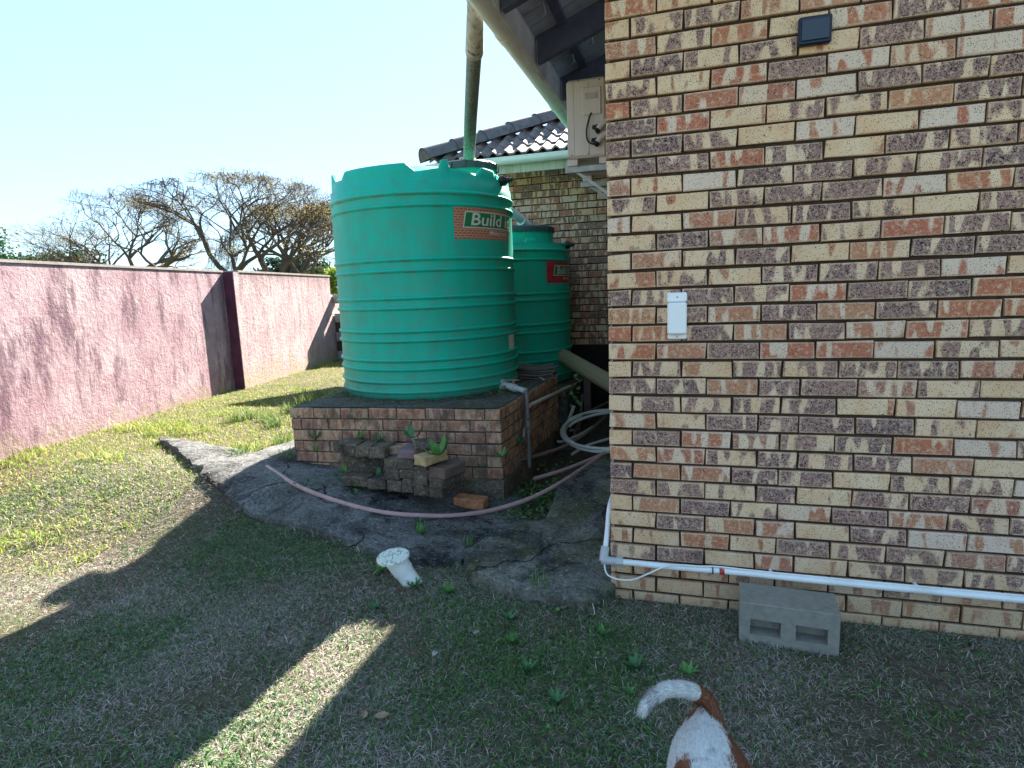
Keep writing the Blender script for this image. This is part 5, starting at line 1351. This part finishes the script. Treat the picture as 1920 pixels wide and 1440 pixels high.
# tail follows the photograph: up from the rump, arching left
tb = onZ(1340, 1352, .385); tpx = [((1340,1352), .375), ((1332,1322), .40), ((1316,1304), .43), ((1290,1293), .46), ((1258,1290), .475), ((1232,1300), .475), ((1213,1320), .465), ((1203,1338), .455)]
prev = node((.0, .262, hb-.035), (.05, .052), pel)
tr_ = (.034, .027, .023, .0205, .0195, .018, .015, .007)
tail_pts = []
for (px, z), r_ in zip(tpx, tr_):
    p = dogspace(onZ(px[0], px[1], z)); prev = node(p, (r_, r_), prev); tail_pts.append(p)
me = bpy.data.meshes.new('body'); me.from_pydata(SK, SE, []); body = bpy.data.objects.new('body', me); link(body, dg_)
sk = body.modifiers.new('skin', 'SKIN'); sk.use_smooth_shade = True
for k, (a, b) in enumerate(SR):
    me.skin_vertices[0].data[k].radius = (a, b)
me.skin_vertices[0].data[0].use_root = True
ssf = body.modifiers.new('sub', 'SUBSURF'); ssf.levels = 2; ssf.render_levels = 2
dgx = bpy.context.evaluated_depsgraph_get(); me2 = bpy.data.meshes.new_from_object(body.evaluated_get(dgx)); body.modifiers.clear(); body.data = me2; me2.name = 'body'
t = newmat('dog_coat'); oc = t.n('ShaderNodeAttribute', attribute_name='coat').outputs['Fac']; P = wpos(t)
bro = t.mix(t.noise(P, 40, 3), (.19, .075, .04), (.28, .12, .065)); whi = t.mix(t.ramp(t.noise(P, 30, 3), .55, .7), (.66, .66, .64), (.38, .37, .38))
M_dog = setc(t, t.mix(t.ramp(oc, .4, .6), whi, bro), .85, .15, t.noise(t.scale(P, (1, .3, 1)), 260, 2), .4, .003)
def coat(p):
    x, y, z = p; v_ = 0.
    tp0 = np.array(tail_pts)
    dt = np.hypot(np.hypot(tp0[:, 0]-x, tp0[:, 1]-y), tp0[:, 2]-z); kmin = int(dt.argmin())
    nz = (fbm(x*18+7, y*18+3, 3, 3)-.5)*.06
    if dt.min() < .045 and kmin >= 1: return 1. if kmin <= 2 or (kmin == 3 and False) else 0.
    if y > .225+nz and abs(x) < .2 and z > .2: return 1.       # root of the tail
    if x > .034+nz*.6+max(0, (.16-y))*.16 and y > .02 and z < hb+.02: return 1.                    # right flank stripe
    if x < -.052+nz and y < .09 and y > -.15: return 1.          # left patch
    if y < -.33 and abs(x) > .012: return 1.
    return 0.
mw = me2; cv2 = np.empty(len(mw.vertices)*3); mw.vertices.foreach_get('co', cv2); cv2 = cv2.reshape(-1, 3)
ca = np.array([coat(p) for p in cv2], np.float32)
# soften
at = mw.attributes.new('coat', 'FLOAT', 'POINT'); at.data.foreach_set('value', ca)
mw.materials.clear(); mw.materials.append(M_dog); mw.polygons.foreach_set('use_smooth', [True]*len(mw.polygons))
# short fur
mw.calc_loop_triangles(); tri = np.array([tuple(tt.vertices) for tt in mw.loop_triangles]); nrm = np.empty(len(mw.vertices)*3); mw.vertices.foreach_get('normal', nrm); nrm = nrm.reshape(-1, 3)
A_ = cv2[tri]; ar = np.linalg.norm(np.cross(A_[:, 1]-A_[:, 0], A_[:, 2]-A_[:, 0]), axis=1); NF = 60000
wgt = ar*np.where(A_[:, :, 1].mean(1) > -.1, 1., .3); ti = rng.choice(len(tri), NF, p=wgt/wgt.sum()); r1, r2 = rng.random(NF), rng.random(NF); fl_ = r1+r2 > 1; r1[fl_], r2[fl_] = 1-r1[fl_], 1-r2[fl_]
bw = np.stack([1-r1-r2, r1, r2], 1); p = (A_[ti]*bw[:, :, None]).sum(1); nn_ = (nrm[tri[ti]]*bw[:, :, None]).sum(1)
tp0 = np.array(tail_pts); dtl = np.linalg.norm(p[:, None]-tp0[None], axis=2); istail = dtl.min(1) < .04; km = dtl.argmin(1)
flow = np.tile(np.array([0, 1., -.25]), (NF, 1)); tdir = np.gradient(tp0, axis=0); tdir /= np.linalg.norm(tdir, axis=1)[:, None]; flow[istail] = tdir[km[istail]]
fl = rng.uniform(.005, .010, NF)*np.where(istail, 1+km*.16, 1); dirf = nn_*.38+flow*.9+rng.normal(0, .12, (NF, 3)); dirf /= np.linalg.norm(dirf, axis=1)[:, None]
sd_ = np.cross(dirf, rng.normal(0, 1, (NF, 3))); sd_ /= np.linalg.norm(sd_, axis=1)[:, None]; sd_ *= .0007
V = np.stack([p-sd_, p+sd_, p+dirf*fl[:, None]], 1).reshape(-1, 3); b = np.arange(NF)*3
cf = ca[tri[ti]].mean(1) > .5
spots = fbm(p[:, 0]*22, p[:, 1]*22, 30, 3) > .66
fc = np.where(cf[:, None], colmix(NF, [(.20, .08, .045), (.27, .12, .07), (.24, .10, .055)], .2), np.where(spots[:, None], colmix(NF, [(.36, .34, .34), (.45, .43, .42)], .1), colmix(NF, [(.66, .65, .63), (.72, .72, .70)], .08)))
fur = bigmesh('fur', V, None, np.stack([b, b+1, b+2], 1), np.repeat(fc, 3, axis=0), M_blade); fur.parent = dg_
# ears, eyes, nose
for sx_ in (-1, 1):
    v = [(sx_*.045, -.35, hb+.115), (sx_*.03, -.38, hb+.12), (sx_*.085, -.40, hb+.07), (sx_*.08, -.36, hb+.05), (sx_*.07, -.375, hb+.10)]
    meshobj('ear', v+[(a_*1.06, b_+.004, c_) for a_, b_, c_ in v], [(0,1,4),(1,2,4),(2,3,4),(3,0,4),(5,9,6),(6,9,7),(7,9,8),(8,9,5),(0,5,6,1),(1,6,7,2),(2,7,8,3),(3,8,5,0)], M_dog, dg_)
    o = MB().lathe([(.001, -.009), (.006, -.006), (.009, 0), (.006, .006), (.001, .009)], 10, (sx_*.03, -.415, hb+.085)).build('eye', M_black, dg_, True)
o = MB().lathe([(.001, -.012), (.010, -.007), (.014, 0), (.009, .008), (.001, .011)], 10, (0, -.508, hb+.04)).build('nose', M_black, dg_, True)
